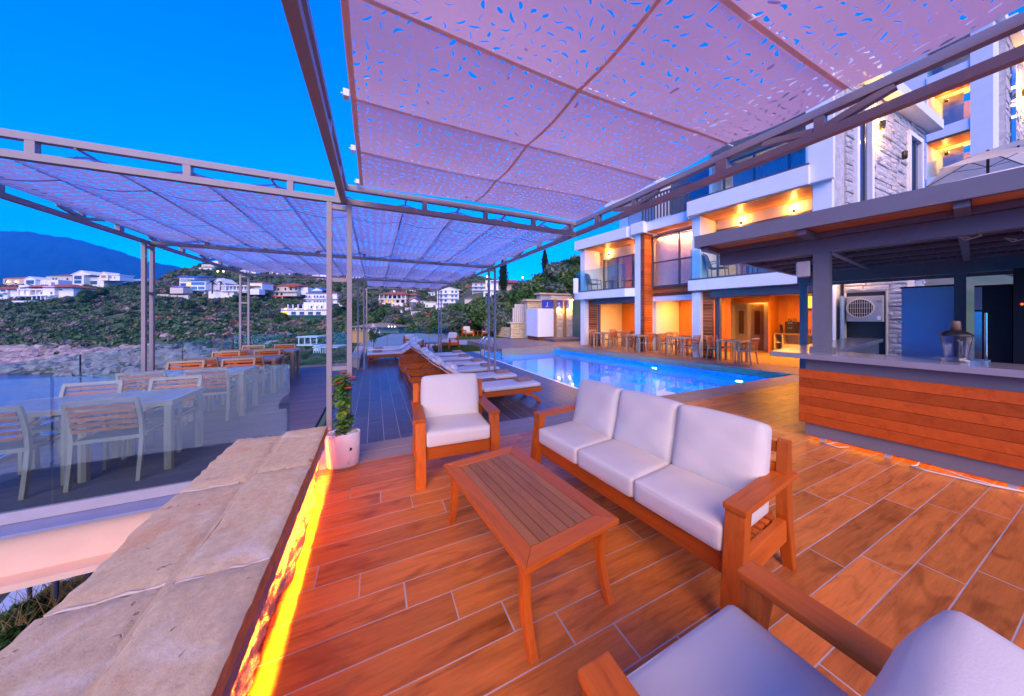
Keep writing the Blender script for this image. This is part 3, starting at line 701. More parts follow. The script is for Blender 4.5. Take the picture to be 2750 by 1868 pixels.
sofa = thing('sofa','three seat teak sofa with off white cushions beside the coffee table','sofa',(1.868,1.748,0),R(-83.5))
lounge(sofa,1.76,3,seed=3)
ch1 = thing('armchair','teak armchair with off white cushions facing the camera behind the coffee table','armchair',(.757,3.135,0),R(-3.5),group='teak armchairs with white cushions')
lounge(ch1,.805,1,seed=21)
ch2 = dup(ch1,(.918,.312,0),R(180.5),'teak armchair in the near right corner seen from behind, blue tinted cushion','teak armchairs with white cushions')
ch2.scale=(1.03,1,1)
for c_ in ch2.children:
    if c_.name.startswith('back_cushion'): c_.rotation_euler=(R(75),0,R(3)); c_.location=(-.0,.135,.645)
# coffee table
ct = thing('coffee_table','low teak coffee table with slatted top and curved legs in front of the sofa','coffee table',(.84,1.735,0),R(7))
Lh, Wh = .545, .31; fw=.095
for s in (-1,1):
    q=MB().prism([(s*Wh,-Lh),(s*Wh,Lh),(s*(Wh-fw),Lh-fw),(s*(Wh-fw),-Lh+fw)][::s],.412,.442); bevelled(q,'top_frame',M['teakY'],ct,.005)
    q=MB().prism([(-Wh,s*Lh),(Wh,s*Lh),(Wh-fw,s*(Lh-fw)),(-Wh+fw,s*(Lh-fw))][::-s],.412,.4418); bevelled(q,'top_frame',M['teakX'],ct,.005)
    for u in (-1,1):
        # sabre leg curving outwards along the table's length
        n=9; ins=[]; out=[]
        for k in range(n+1):
            f_=k/n; z=.412*(1-f_); cur=.055*(f_**2.2)-.045*math.sin(pi*f_)*.55
            wd=.052-.018*f_
            out.append((s*(Lh-.075+cur+.0)+s*wd/2,z)); ins.append((s*(Lh-.075+cur)-s*wd/2,z))
        pts=out+ins[::-1]
        if s<0: pts=pts[::-1]
        q=MB().prism(pts,u*(Wh-.055)-.02,u*(Wh-.055)+.02,axis='x'); q.build('leg',M['teakZ'],ct)
iw=Wh-fw; sw_=2*iw/7
for k in range(7): bevelled(MB().box((-iw+k*sw_+.0028,-Lh+fw+.003,.416),(-iw+(k+1)*sw_-.0028,Lh-fw-.003,.439)),'slat',M['slat'],ct,.003)
for s in (-1,1):
    MB().box((-Wh+.07,s*(Lh-.10)-.012,.365),(Wh-.07,s*(Lh-.10)+.012,.412)).build('apron',M['teakX'],ct)
    MB().box((s*(Wh-.06)-.012,-Lh+.1,.365),(s*(Wh-.06)+.012,Lh-.1,.412)).build('apron',M['teakY'],ct)
# ================================================================ sun loungers
def lounger(root):
    """foot end at +x; backrest raised at -x"""
    for s in (-1,1):
        bevelled(MB().box((-1.2,s*.31-.02,.215),(1.22,s*.31+.02,.305)),'side_rail',M['teakX'],root,.005)
        q=MB().prism([(.80,.215),(.93,.215),(1.06,.16),(1.15,.08),(1.20,0),(1.13,0),(1.07,.07),(.98,.135),(.80,.17)],s*.31-.022,s*.31+.022,axis='y'); q.build('foot_leg',M['teakX'],root)
        q=MB().lathe([(.0001,-.02),(.10,-.02),(.115,-.008),(.115,.008),(.10,.02),(.0001,.02)],18,Matrix.Translation((-1.02,s*.365,.118))@Matrix.Rotation(pi/2,4,'X')); q.build('wheel',M['teakX'],root)
        q=MB().prism([(-1.2,.26),(-.9,.26),(-.95,.10),(-1.05,.06),(-1.17,.10)],s*.335-.006,s*.335+.006,axis='y'); q.build('axle_plate',M['teakX'],root)
        p0,p1=Vector((-.10,s*.26,.315)),Vector((-.83,s*.26,.80)); MB().bar(p0,p1,.03,.05).build('back_rail',M['teakX'],root)
        MB().bar((-.50,s*.24,.56),(-.82,s*.24,.25),.02,.03).build('prop',M['teakX'],root)
    MB().tube([(-1.02,-.36,.118),(-1.02,.36,.118)],.012,8).build('axle',M['chrome'],root)
    for k in range(13): MB().box((-.06+k*.098,-.29,.292),(-.06+k*.098+.07,.29,.307)).build('slat',M['teakX'],root)
    for k in range(5):
        f_=k/8+.04; p=Vector((-.10,0,.315)).lerp(Vector((-.83,0,.80)),f_); MB().bar((p.x,-.245,p.z+.02),(p.x,.245,p.z+.02),.07,.014,up=(.55,0,.83)).build('back_slat',M['teakX'],root)
    MB().box((-1.22,-.29,.23),(-1.18,.29,.30)).build('end_rail',M['teakX'],root)
    o=weld(cushion(1.29,.61,.085,.03,.006,.003,1,26,14,4).build('mattress',M['mattress'],root)); o.location=(.565,0,.352)
    o=weld(cushion(.92,.61,.075,.028,.006,.003,2,20,14,4).build('back_mattress',M['mattress'],root)); o.location=(-.455,0,.622); o.rotation_euler=(0,math.atan2(.485,.73),0)
    MB().bar((-.58,0,.615),(-.845,0,.79),.60,.012,up=(.55,0,.83)).build('head_flap',M['mattress'],root); MB().bar((-.60,-.315,.66),(-.60,.315,.66),.03,.03,up=(.55,0,.83)).build('pocket_edge',M['mattress'],root)
    MB().bar((-.58,-.312,.69),(-.58,.312,.69),.05,.012,up=(.55,0,.83)).build('strap',plain('strap_cloth',(.60,.48,.40),.9),root) if False else None
    o=weld(cushion(.17,.50,.12,.055,.02,.006,4,10,14,6).build('head_pillow',M['mattress'],root)); o.location=(-.66,0,.815); o.rotation_euler=(0,math.atan2(.485,.73),0)
base=(2.02,5.88,ZL)
LG='teak sun loungers on the lower terrace'
lab=['sun lounger nearest the sofa, its raised back just behind the armchair','second sun lounger from the sofa, one before the slatted side table','third sun lounger from the sofa in the poolside row','fourth sun lounger from the sofa in the poolside row','fifth sun lounger from the sofa in the poolside row','last sun lounger of the poolside row, next to the lawn']
lg0=thing('sun_lounger',lab[0],'sun lounger',base,0,LG); lounger(lg0)
LY=[5.88,6.92,8.02,9.07,10.25,11.5]
LX=[2.05,1.99,1.99,2.02,1.93,2.0]
for i in range(6):
    if i: dup(lg0,(LX[i],LY[i],ZL),R((0,0,1,-1,.5,-.5)[i]),lab[i],LG)
lg0.location=(LX[0],LY[0],ZL)
dup(lg0,(.95,12.97,ZL),R(180),'sun lounger with its foot at the beige bench, nearer of the two',LG)
dup(lg0,(.97,14.3,ZL),R(180.8),'sun lounger with its foot at the beige bench, farther of the two',LG)
def towel(loc,rz,label,first=[None]):
    if first[0] is None:
        t=thing('towel',label,'towel',loc,rz,'folded towels on the loungers')
        for k in range(3):
            o=weld(cushion(.36-.012*k,.24-.01*k,.026,.012,.003,.003,30+k,14,10,4).build('fold',M['towel'],t)); o.location=(.004*k,.003*k,.013+.025*k); o.rotation_euler.z=R((0,2,-2)[k])
        first[0]=t; return t
    return dup(first[0],loc,rz,label,'folded towels on the loungers')
TZ=ZL+.402
for i in range(6): towel((LX[i]+.93,LY[i]+.03,TZ),R((8,-4,3,10,-6,2)[i]),'folded mauve towel on the foot of the %s lounger from the sofa'%('first second third fourth fifth sixth'.split()[i]))
towel((.95-.85,12.93,TZ),R(178),'folded mauve towel on the nearer lounger by the beige bench'); towel((.97-.8,14.28,TZ),R(183),'folded mauve towel on the farther lounger by the beige bench')
def sidetable(loc,label,first=[None]):
    if first[0] is None:
        t=thing('side_table',label,'side table',loc,0,'small slatted tables between loungers')
        for k in range(7): bevelled(MB().box((-.22+k*.064,-.2,.35),(-.22+k*.064+.054,.2,.37)),'slat',M['slat'],t,.002)
        for sx in (-1,1):
            for sy in (-1,1): MB().box((sx*.19-.018,sy*.17-.018,0),(sx*.19+.018,sy*.17+.018,.35)).build('leg',M['teakZ'],t)
        first[0]=t; return t
    return dup(first[0],loc,0,label,'small slatted tables between loungers')
sidetable((2.35,6.40,ZL),'small dark slatted table between the first and second lounger from the sofa')
sidetable((2.2,8.55,ZL),'small dark slatted table between the third and fourth lounger from the sofa')
sidetable((1.0,13.65,ZL),'small dark slatted table between the two loungers by the beige bench')
# beige bench at the edge of the lower terrace
t=thing('bench','long low beige stone bench with a grey edge at the terrace corner','bench',(0,0,0))
MB().box((-.72,11.9,ZL),(-.5,16.2,ZL+.33)).build('base',M['cream'],t); MB().box((-.78,11.85,ZL+.33),(-.46,16.25,ZL+.39)).build('seat_slab',plain('beige_slab',(.58,.45,.32),.7),t)
# armchairs and tables on the lawn
def lchair(x,y,rz,label): return dup(ch1,(x,y,-.26),R(rz),label,'teak armchairs with white cushions')
# ================================================================ dining sets
def dchair(root, arms=True):
    """dining chair facing +y: aluminium frame, teak slat back"""
    fr=M['frameAl']
    for s in (-1,1):
        x=s*.235
        MB().bar((x,.20,0),(x*.98,.20,.43),.028,.036).build('front_leg',fr,root)
        q=MB().prism([(-.225,0),(-.26,0),(-.225,.25),(-.205,.43),(-.225,.62),(-.285,.83),(-.255,.83),(-.19,.62),(-.17,.43),(-.19,.25)][::-1],x-.015,x+.015,axis='x'); q.build('rear_leg',fr,root)
        MB().bar((x,-.19,.43),(x,.21,.43),.028,.03).build('side_rail',fr,root)
        if arms:
            MB().bar((x,.20,.43),(x,.17,.64),.026,.03).build('arm_post',fr,root)
            bevelled(MB().prism([(-.215,.648),(.20,.64),(.215,.655),(-.215,.668)],x-.022,x+.022,axis='x'),'armrest',M['teakY'],root,.004)
    MB().bar((-.22,.20,.43),(.22,.20,.43),.026,.03).build('front_rail',fr,root); MB().bar((-.22,-.19,.43),(.22,-.19,.43),.026,.03).build('rear_rail',fr,root)
    MB().box((-.22,-.18,.437),(.22,.20,.447)).build('seat',M['sling'],root)
    for k in range(5):
        z=.545+.058*k; y=-.212-.075*max(0,(z-.5)/.33)
        MB().bar((-.222,y,z),(.222,y,z),.012,.032,up=(0,-.25,1)).build('back_slat',M['teakX'],root)
    MB().bar((-.245,-.27,.828),(.245,-.27,.828),.03,.034,up=(0,-.25,1)).build('top_rail',fr,root)
def dtable(root,w=.70,h=.74):
    fr=M['frameAl']; a=w/2
    n=7
    for k in range(n): MB().box((-a+.03+k*(w-.06)/n+.002,-a+.03,h-.022),(-a+.03+(k+1)*(w-.06)/n-.002,a-.03,h)).build('top_slat',wood_top,root)
    for s in (-1,1):
        MB().box((-a,s*a-.015 if s>0 else -a-.0,h-.05),(a,s*a if s>0 else -a+.03,h+.002)).build('top_edge',fr,root)
        MB().box((s*a-.03 if s>0 else -a,-a+.03,h-.05),(s*a if s>0 else -a+.03,a-.03,h+.002)).build('top_edge',fr,root)
        for u in (-1,1):
            x,y=s*(a-.045),u*(a-.045)
            MB().prism([(x+.04*cos(q*pi/4),y+.04*sin(q*pi/4)) for q in range(8)],0,h-.05).build('leg',fr,root)
wood_top=wood('table_top_slat',(.20,.15,.13),(.12,.09,.08),'Y',vary=.1,rough=.28)
dch=thing('dining_chair','dining chair on the deck, nearest row, right of the two with backs to the camera','chair',(-2.40,4.55,ZD),0,'slatted chairs on the dining deck'); dchair(dch)
dtb=thing('dining_table','square dining table at the right end of the nearest deck row','table',(-2.35,4.80,ZD),0,'square tables on the dining deck'); dtable(dtb)
rows=['nearest','second','third','farthest']; RY=[4.80,6.66,8.26,9.79]
first=True
for r,y in enumerate(RY):
    for q,x in enumerate((-2.33,-3.05)):
        if (r,q)!=(0,0): dup(dtb,(x+.05*r*.5,y,ZD),R(random.uniform(-1,1)),'square dining table at the %s end of the %s deck row'%(('right','left')[q],rows[r]))
        else: dtb.location=(x,y,ZD)
        for s in (-1,1):
            rz=0 if s<0 else pi; px=x+.025*r+random.uniform(-.03,.03)-.06; py=y+s*(.36+random.uniform(0,.04)) if s>0 else y-.25-random.uniform(0,.03)
            lb='slatted dining chair on the %s side of the %s table in the %s deck row'%(('camera','far')[s>0],('right','left')[q],rows[r])
            if first: dch.location=(px,py,ZD); dch['label']=lb; first=False
            else: dup(dch,(px,py,ZD),rz+R(random.uniform(-3,3)),lb)
# tables and chairs along the building
g2='slatted chairs along the pool terrace'; g3='tables along the pool terrace'
ft=[(10.12,11.33),(10.30,9.42),(10.62,7.68),(10.92,6.0)]
fn=['the far end','the white column','the stair window','the coffee counter']
for i,(x,y) in enumerate(ft):
    dup(dtb,(x,y,0),R(8),'grey square table on the pool terrace at '+fn[i],g3)
    dup(dch,(x-.03,y-.42,0),R(8+random.uniform(-4,4)),'slatted chair on the bar side of the terrace table at '+fn[i],g2)
    dup(dch,(x+.03,y+.50,0),R(188+random.uniform(-4,4)),'slatted chair on the shower side of the terrace table at '+fn[i],g2)
dup(dch,(11.5,6.55,0),R(215),'slatted chair half turned behind the right end terrace table',g2)
for i,(x,y,t_) in enumerate([(11.6,11.5,'left opening'),(11.75,9.7,'white column'),(11.9,8.1,'stair window bay')]):
    dup(dtb,(x,y,0),R(8),'square table inside the house behind the '+t_,'tables inside the dining room')
    dup(dch,(x,y-.45,0),R(5),'slatted chair inside the house, bar side of the table behind the '+t_,'chairs inside the dining room')
    dup(dch,(x+.05,y+.5,0),R(190),'slatted chair inside the house, shower side of the table behind the '+t_,'chairs inside the dining room')
# ================================================================ the open bar
bar=thing('bar_counter','outdoor bar with red brown plank front, grey counter and warm light along its foot','bar',(4.96,1.87,0),R(8)-pi/2)
g=M['greyAl']; m_ct=plain('grey_quartz_top',(.30,.28,.29),.16,var=.05,spec=.6)
MB().box((0,0,.055),(3.9,.42,.24)).build('lower_panel',g,bar); MB().box((0,0,.24),(3.9,.42,1.018)).build('upper_panel',g,bar)
for k in range(6):
    bevelled(MB().box((-.055,-.034,.212+.112*k),(3.9,-.004,.212+.112*k+.108)),'front_plank',M['barX'],bar,.003)
MB().box((-.32,-.13,1.02),(3.95,.52,1.085)).build('counter_top',m_ct,bar); MB().box((-.32,.522,1.02),(.14,4.55,1.085)).build('side_counter_top',m_ct,bar)
MB().box((-.05,.5,.06),(.09,4.5,1.018)).build('side_panel',g,bar)
for x in (.12,.62,1.32,2.0,2.7,3.4): MB().box((x,.03,0),(x+.05,.08,.055)).build('foot',M['cream'],bar)
MB().box((.02,.10,.046),(3.8,.115,.054)).build('light_strip',emis('bar_strip',(1,.36,.06),4),bar)
MB().box((.0,.39-.075,1.086),(.15,.39+.075,2.38)).build('corner_post',g,bar); MB().box((-.03,.29,1.086),(.18,.49,1.14)).build('post_foot',g,bar)
rf=thing('bar_roof','flat grey canopy roof over the bar with timber soffit and open grid ceiling','canopy roof',(4.96,1.87,0),R(8)-pi/2)
MB().box((-1.23,-.22,2.62),(4.2,-.16,2.80)).build('fascia',g,rf); MB().box((-1.23,-.158,2.62),(-1.17,5.3,2.80)).build('end_fascia',g,rf)
MB().box((-1.165,-.155,2.74),(4.2,5.3,2.79)).build('roof_sheet',M['dark'],rf)
MB().box((-1.1,.33,2.38),(4.2,.45,2.56)).build('front_beam',g,rf); MB().box((-1.1,.235,2.565),(4.2,.325,2.628)).build('inner_rail',g,rf); MB().box((-1.1,4.25,2.30),(4.2,4.37,2.56)).build('rear_beam',g,rf)
for x in (-1.16,-.05,1.05,2.15,3.25):
    MB().box((x,-.155,2.56),(x+.09,.33,2.628)).build('bracket',g,rf)
    for k in range(4): MB().box((x+.095,-.15+k*.12,2.632),(x+1.095,-.15+k*.12+.115,2.647)).build('soffit_board',M['soffit'],rf)
    MB().box((x,.46,2.50),(x+.07,4.25,2.56)).build('joist',g,rf)
for j in range(6): MB().box((-1.1,.75+j*.62,2.505),(4.2,.80+j*.62,2.545)).build('batten',g,rf)
MB().box((-1.165,5.22,2.3),(4.2,5.28,2.735)).build('rear_fascia',g,rf)
sl=MB()
for k in range(60): sl.box((-1.1+k*.088,.46,2.565),(-1.1+k*.088+.06,4.25,2.58))
stuff(sl.build('ceiling_slat',plain('dark_timber',(.09,.055,.04),.7),rf))
for (x,y) in ((1.02,4.32),(3.6,4.32),(-1.0,4.32)): MB().box((x-.06,y-.058,0),(x+.06,y+.058,2.30)).build('rear_post',g,rf)
t=thing('floodlight_box','square pinkish plastic loudspeaker fixed to the left side of the bar post','loudspeaker',(0,0,0)); Pm=frame(4.96,1.87,R(8)-pi/2)
bevelled(MB().box((-.17,.32,2.08),(-.03,.47,2.29),Pm),'housing',M['cream'],t,.02)
for k in range(5): MB().box((-.175,.335,2.11+k*.033),(-.169,.455,2.125+k*.033),Pm).build('louvre',M['cream'],t)
MB().box((-.03,.36,2.14),(.0,.42,2.24),Pm).build('bracket',M['black'],t)
# cables at the foot of the bar and under the ceiling
cab=plain('white_cable',(.75,.68,.55),.5)
o=MB().tube([Pm@Vector(p) for p in ((.30,.1,.06),(.22,-.0,.01),(.18,-.06,.008),(.30,-.05,.008),(.36,.05,.012))],.006,6).build('cable',cab); tag(o,'short loop of white cable under the left end of the bar','cable')
o=MB().tube([Pm@Vector(p) for p in ((.86,.1,.06),(.84,-.03,.02),(.80,-.07,.008),(.90,-.09,.008),(1.08,-.06,.008),(1.22,-.05,.008),(1.42,.03,.008))],.007,6).build('cable',cab); tag(o,'long white cable looping out from beneath the middle of the bar','cable')
o=MB().tube([Pm@Vector(p) for p in ((.92,.08,.04),(1.08,.0,.015),(1.25,-.02,.012),(1.42,.03,.01))],.007,6).build('cable',cab); tag(o,'second white cable lying straight along the foot of the bar','cable')
for i,(x,y) in enumerate(((1.15,.9),(1.45,1.5))):
    o=MB().tube([Pm@Vector(p) for p in ((x,y,2.55),(x+.05,y+.1,2.44),(x-.05,y+.22,2.43),(x-.1,y+.1,2.47),(x-.02,y+.3,2.46))],.008,6).build('cable',cab); tag(o,('knot of bare white wire hanging from the bar ceiling, nearer the front beam','loose white wire hanging deeper under the bar ceiling')[i],'cable')
# blender jug
bl=thing('blender_jug','clear blender jug with black lid standing on the bar counter','blender',(5.36,.86,1.086),R(20)); bl.scale=(1.1,1.1,1.1)
m_cl,nt,b=mat('clear_plastic'); nt.nodes.remove(b)
tr=N(nt,'ShaderNodeBsdfTransparent'); tr.inputs[0].default_value=(.92,.92,.94,1); gl=N(nt,'ShaderNodeBsdfGlossy'); gl.inputs['Roughness'].default_value=.08
fr=N(nt,'ShaderNodeLayerWeight',i_Blend=.22); mx_=N(nt,'ShaderNodeMixShader'); nt.links.new(fr.outputs['Facing'],mx_.inputs[0]); nt.links.new(tr.outputs[0],mx_.inputs[1]); nt.links.new(gl.outputs[0],mx_.inputs[2]); nt.links.new(mx_.outputs[0],nt.nodes['Material Output'].inputs[0])
def sq(prof,n=32,p=4):
    vs=[];
    for r,z in prof:
        for k in range(n):
            a=2*pi*k/n; q=(abs(cos(a))**p+abs(sin(a))**p)**(-1/p); q*=1+.025*cos(8*a); vs.append((r*q*cos(a),r*q*sin(a),z))
    fs=[(i*n+k,i*n+(k+1)%n,(i+1)*n+(k+1)%n,(i+1)*n+k) for i in range(len(prof)-1) for k in range(n)]
    return MB().poly(vs,fs,None,True)
sq([(.062,0),(.066,.03),(.058,.034),(.062,.05),(.082,.235),(.084,.24),(.08,.235),(.058,.055)]).build('jug',m_cl,bl)
sq([(.07,.0),(.072,.026),(.06,.03),(.0001,.03)],32,6).build('base',m_cl,bl)
sq([(.088,.236),(.088,.25),(.075,.262),(.05,.285),(.03,.29),(.0001,.29)]).build('lid',M['black'],bl)
MB().lathe([(.03,.29),(.027,.36),(.024,.375),(.0001,.376)],14).build('plunger',plain('amber_cap',(.25,.15,.09),.25),bl)
MB().tube([(-.075,0,.20),(-.13,0,.205),(-.14,0,.19),(-.135,0,.09),(-.12,0,.075),(-.065,0,.06)],.011,8).build('handle',m_cl,bl)
# back of the bar: panel, fridge, stone wall with air conditioner
t=thing('bar_back_wall','plain white wall panel behind the bar counter, blue skylight painted in','wall',(0,0,0))
MB().prism([(9.62,1.50),(9.62,2.16),(9.72,2.16),(9.72,1.50)],0,2.10).build('panel',plain('skylight_blue_tint',(.42,.64,.88),.7,var=.03),t); MB().prism([(9.60,1.49),(9.60,2.17),(9.74,2.17),(9.74,1.49)],2.102,2.13).build('top_rail',M['dark'],t)  # white panel; the blue skylight on it is put into the base colour
t=thing('fridge','tall stainless and black fridge in the dark back corner of the bar','fridge',(0,0,0))
MB().box((9.0,.95,.0),(9.7,1.27,2.05)).build('body',M['dark'],t); MB().box((8.985,1.20,.1),(9.0,1.268,1.62)).build('door_edge',M['chrome'],t); MB().box((8.98,1.20,1.65),(9.0,1.268,2.02)).build('freezer_door',plain('mauve_steel',(.4,.36,.4),.3),t)
MB().tube([(8.95,1.16,.4),(8.95,1.16,1.6)],.018,8).build('handle',M['chrome'],t)
t=thing('back_bar_cupboard','black full height cupboard in the back corner of the bar with a red standby light','cupboard',(0,0,0))
MB().box((8.9,-2.5,0),(9.7,.93,2.28)).build('carcass',M['dark'],t); MB().ball((8.895,.86,1.73),.014,8).build('standby_light',emis('red_led',(1,.03,.01),3),t)
for k in range(3): MB().box((8.885,-.55-.75*k,.1),(8.9,.18-.75*k,2.2)).build('door',M['dark'],t)
t=thing('back_counter','dark grey work counter along the back of the bar','counter',(0,0,0))
MB().box((8.2,-1.5,.82),(8.88,.75,.86)).build('worktop',m_ct,t); MB().box((8.25,-1.5,0),(8.86,.72,.82)).build('cabinet',M['dark'],t)
t=thing('ice_chest','small white chest under the side counter behind the blender jug','chest',(0,0,0))
bevelled(MB().box((7.3,1.0,0),(7.9,1.42,.88)),'body',M['white'],t,.01); MB().box((7.29,.99,.885),(7.91,1.43,.93)).build('lid',plain('chest_lid',(.3,.42,.6),.4),t)
acw=thing('service_wall','white split stone wall behind the bar with a niche for the air conditioner','stone wall',(0,0,0))
def courses(parent,P,Q,z0,z1,depth,m,hole=None,ch=.085,lmin=.16,lmax=.55,lim=10**9,nm='stone'):
    """split-stone facing laid course by course on a vertical plane from P to Q; 'hole' = list of (a0,a1,z0,z1) along it"""
    P,Q=Vector((*P,0)),Vector((*Q,0)); d=(Q-P); L=d.length; d.normalize(); nrm=Vector((d.y,-d.x,0)); z=z0; made=0; extra=MB(); hole=hole or []
    while z<z1-.01:
        h_=min(z1-z,ch*random.uniform(.75,1.3)); a=0
        while a<L-.005:
            l_=min(random.uniform(lmin,lmax),L-a)
            if L-a-l_<.06: l_=L-a
            segs=[(a,a+l_)]
            for (h0,h1,zz0,zz1) in hole:
                ns=[]
                for (s0,s1) in segs:
                    if z+h_*.6<=zz0 or z+h_*.4>=zz1 or s1<=h0 or s0>=h1: ns.append((s0,s1))
                    else:
                        if s0<h0-.02: ns.append((s0,h0))
                        if s1>h1+.02: ns.append((h1,s1))
                segs=ns
            for (s0,s1) in segs:
                e=depth*random.uniform(.5,1.3); p=P+d*(s0+.004); q=P+d*(s1-.004)
                b0,b1=p+nrm*e,q+nrm*e; j=[random.uniform(-.012,.012) for _ in range(5)]
                mid=(b0+b1)/2+nrm*(e*.45+j[0])
                zt=z+h_-.006; pts=[(*p.xy,z),(*q.xy,z),(*q.xy,zt),(*p.xy,zt),(*(b0+nrm*j[1]).xy,z+.005),(*(b1+nrm*j[2]).xy,z+.005),(*(b1+nrm*j[3]).xy,zt-.005),(*(b0+nrm*j[4]).xy,zt-.005),(*mid.xy,z+h_*.5)]
                fs=[(4,5,8),(5,6,8),(6,7,8),(7,4,8),(0,1,5,4),(1,2,6,5),(2,3,7,6),(3,0,4,7)]
                if made<lim: MB().poly(pts,fs).build(nm,m,parent); made+=1
                else: extra.poly(pts,fs)
            a+=l_
        z+=h_
    if extra.v: stuff(extra.build(nm+'_rest',m,parent))
MB().box((12.02,2.6,0),(12.5,3.70,2.95)).build('core',M['mortar'],acw)
courses(acw,(12.02,3.70),(12.02,2.60),0,2.95,.05,M['wstone'],[(.04,.80,.3,2.2)],.11,.2,.5,150)
MB().prism([(12.0,3.67),(12.0,2.91),(12.08,2.91),(12.08,3.67)],2.2,2.26).build('niche_lintel',M['cream'],acw)
MB().box((12.0,2.91,.3),(12.018,3.67,2.19)).build('niche_back',M['dark'],acw); MB().box((11.93,2.90,.28),(12.0,2.93,2.2)).build('jamb',M['cream'],acw); MB().box((11.93,3.65,.28),(12.0,3.68,2.2)).build('jamb',M['cream'],acw)
MB().box((11.72,3.66,.3),(11.98,3.69,2.1)).build('niche_door',plain('blue_grey_door',(.25,.36,.5),.5),acw)
t=thing('air_conditioner','white air conditioner outdoor unit with round fan grille in the stone wall niche','air conditioner',(0,0,0))
bevelled(MB().box((11.88,2.96,1.40),(11.99,3.62,2.08)),'casing',plain('shade_greyed_white',(.40,.37,.35),.5),t,.015)  # white casing greyed in its colour for the dim of the niche
AM=Matrix.Translation((11.872,3.36,1.76))@Matrix.Rotation(-pi/2,4,'Y')
MB().lathe([(.0001,0),(.235,0),(.235,.002)],28,AM).build('fan_disc',M['black'],t); MB().lathe([(.235,.0),(.26,.0),(.26,.016),(.235,.016),(.235,0)],28,AM,False).build('fan_ring',M['cream'],t)
gr=MB()
for k in range(-5,6):
    l_=math.sqrt(max(0,.235**2-(k*.042)**2)); gr.box((11.856,3.36+k*.042-.004,1.76-l_),(11.862,3.36+k*.042+.004,1.76+l_)); 
for k in (-2,0,2):
    l_=math.sqrt(.235**2-(k*.07)**2); gr.box((11.852,3.36-l_,1.76+k*.07-.004),(11.857,3.36+l_,1.76+k*.07+.004))
gr.build('fan_grille',M['cream'],t); MB().box((11.87,2.98,1.92),(11.879,3.06,1.955)).build('name_plate',plain('grey_print',(.25,.25,.25),.5),t); MB().box((11.87,3.0,1.45),(11.879,3.06,1.55)).build('rating_label',M['white'],t)
point('wall_wash_lamp',(11.75,3.45,2.72),(1,.52,.12),4,.04)
g=M['anthracite']
# ================================================================ the house (local x along the front, y into the house)
hb=thing('hotel_building','white three storey hotel with timber clad bays and glass balconies beside the pool','hotel',(10.1,13.06,0),R(8)-pi/2)
hb.matrix_world  # parts are given in the house frame
wt=M['white']
def hp(name,a,b,m,bev=0): return MB().box(a,b).build(name,m,hb,bevel=bev)
# walls and piers
for nm,a,b in (('pier',(0,0,0),(.30,.9,2.43)),('pier',(3.30,0,0),(3.58,1.0,5.15)),('pier',(5.74,0,0),(6.02,.9,2.43)),('pier',(9.12,0,0),(9.42,1.0,2.5)),
  ('pier',(0,0,2.80),(.30,1.2,5.1)),('pier',(5.74,0,2.80),(6.02,1.2,5.25)),('pier',(9.02,0,2.52),(9.40,1.05,8.6)),('pier_cap',(3.24,-.22,5.15),(3.85,1.0,5.62)),('pier_cap',(5.60,-.12,5.26),(6.0,1.0,5.62)),('pier_cap',(8.92,-.2,5.30),(9.46,.0,8.6)),
  ('rear_wall',(-.3,5.2,0),(9.4,5.4,8.0)),('end_wall',(-.3,1.0,0),(-.05,5.2,5.5)),('party_wall',(3.58,1.0,0),(3.70,5.1,8.0)),('party_wall',(5.80,1.2,2.9),(5.90,5.1,8.0))): hp(nm,a,b,wt)
# balcony slabs with chamfered return at the column
def slab(name,z0,z1,u0,u1,ur,wf,m): return MB().prism([(u0,wf),(u1,wf),(ur,.0),(ur,4.5),(u0,4.5)],z0,z1).build(name,m,hb)
slab('balcony_slab',2.432,2.80,-.22,2.95,3.298,-.24,wt); slab('balcony_slab',2.50,2.88,5.66,8.92,9.018,-.14,wt)
slab('roof_slab',5.10,5.58,-.22,3.02,3.238,-.22,wt); slab('terrace_slab',5.27,5.80,5.70,9.0,9.018,-.30,wt); MB().box((3.58,.04,5.21),(5.735,4.5,5.60)).build('bay_lintel',wt,hb)
MB().prism([(-.2,-.22),(2.94,-.22),(3.28,.01),(3.28,.06),(2.92,-.14),(-.2,-.14)],2.802,2.87).build('balcony_edge_cap',g,hb); MB().box((5.68,-.12,2.882),(9.0,-.03,2.94)).build('balcony_edge_cap',g,hb); MB().box((5.72,-.28,5.802),(9.0,-.2,5.86)).build('balcony_edge_cap',g,hb)
def pane(name,a,b,m=None): return hp(name,a,b,m or M['glassT'])
for k in range(3): pane('balcony_glass',(-.17+1.05*k,-.19,2.87),(-.17+1.05*k+1.03,-.175,3.93))
pane('balcony_glass',(-.19,-.17,2.87),(-.178,.9,3.93))
for k in range(3): pane('balcony_glass',(5.72+1.1*k,-.09,2.94),(5.72+1.1*k+1.08,-.075,4.0))
for k in range(3): pane('balcony_glass',(5.76+1.08*k,-.25,5.86),(5.76+1.08*k+1.06,-.235,6.75))
for k in range(3): pane('terrace_glass',(-.15+1.1*k,-.15,5.58),(-.15+1.1*k+1.08,-.135,6.5))
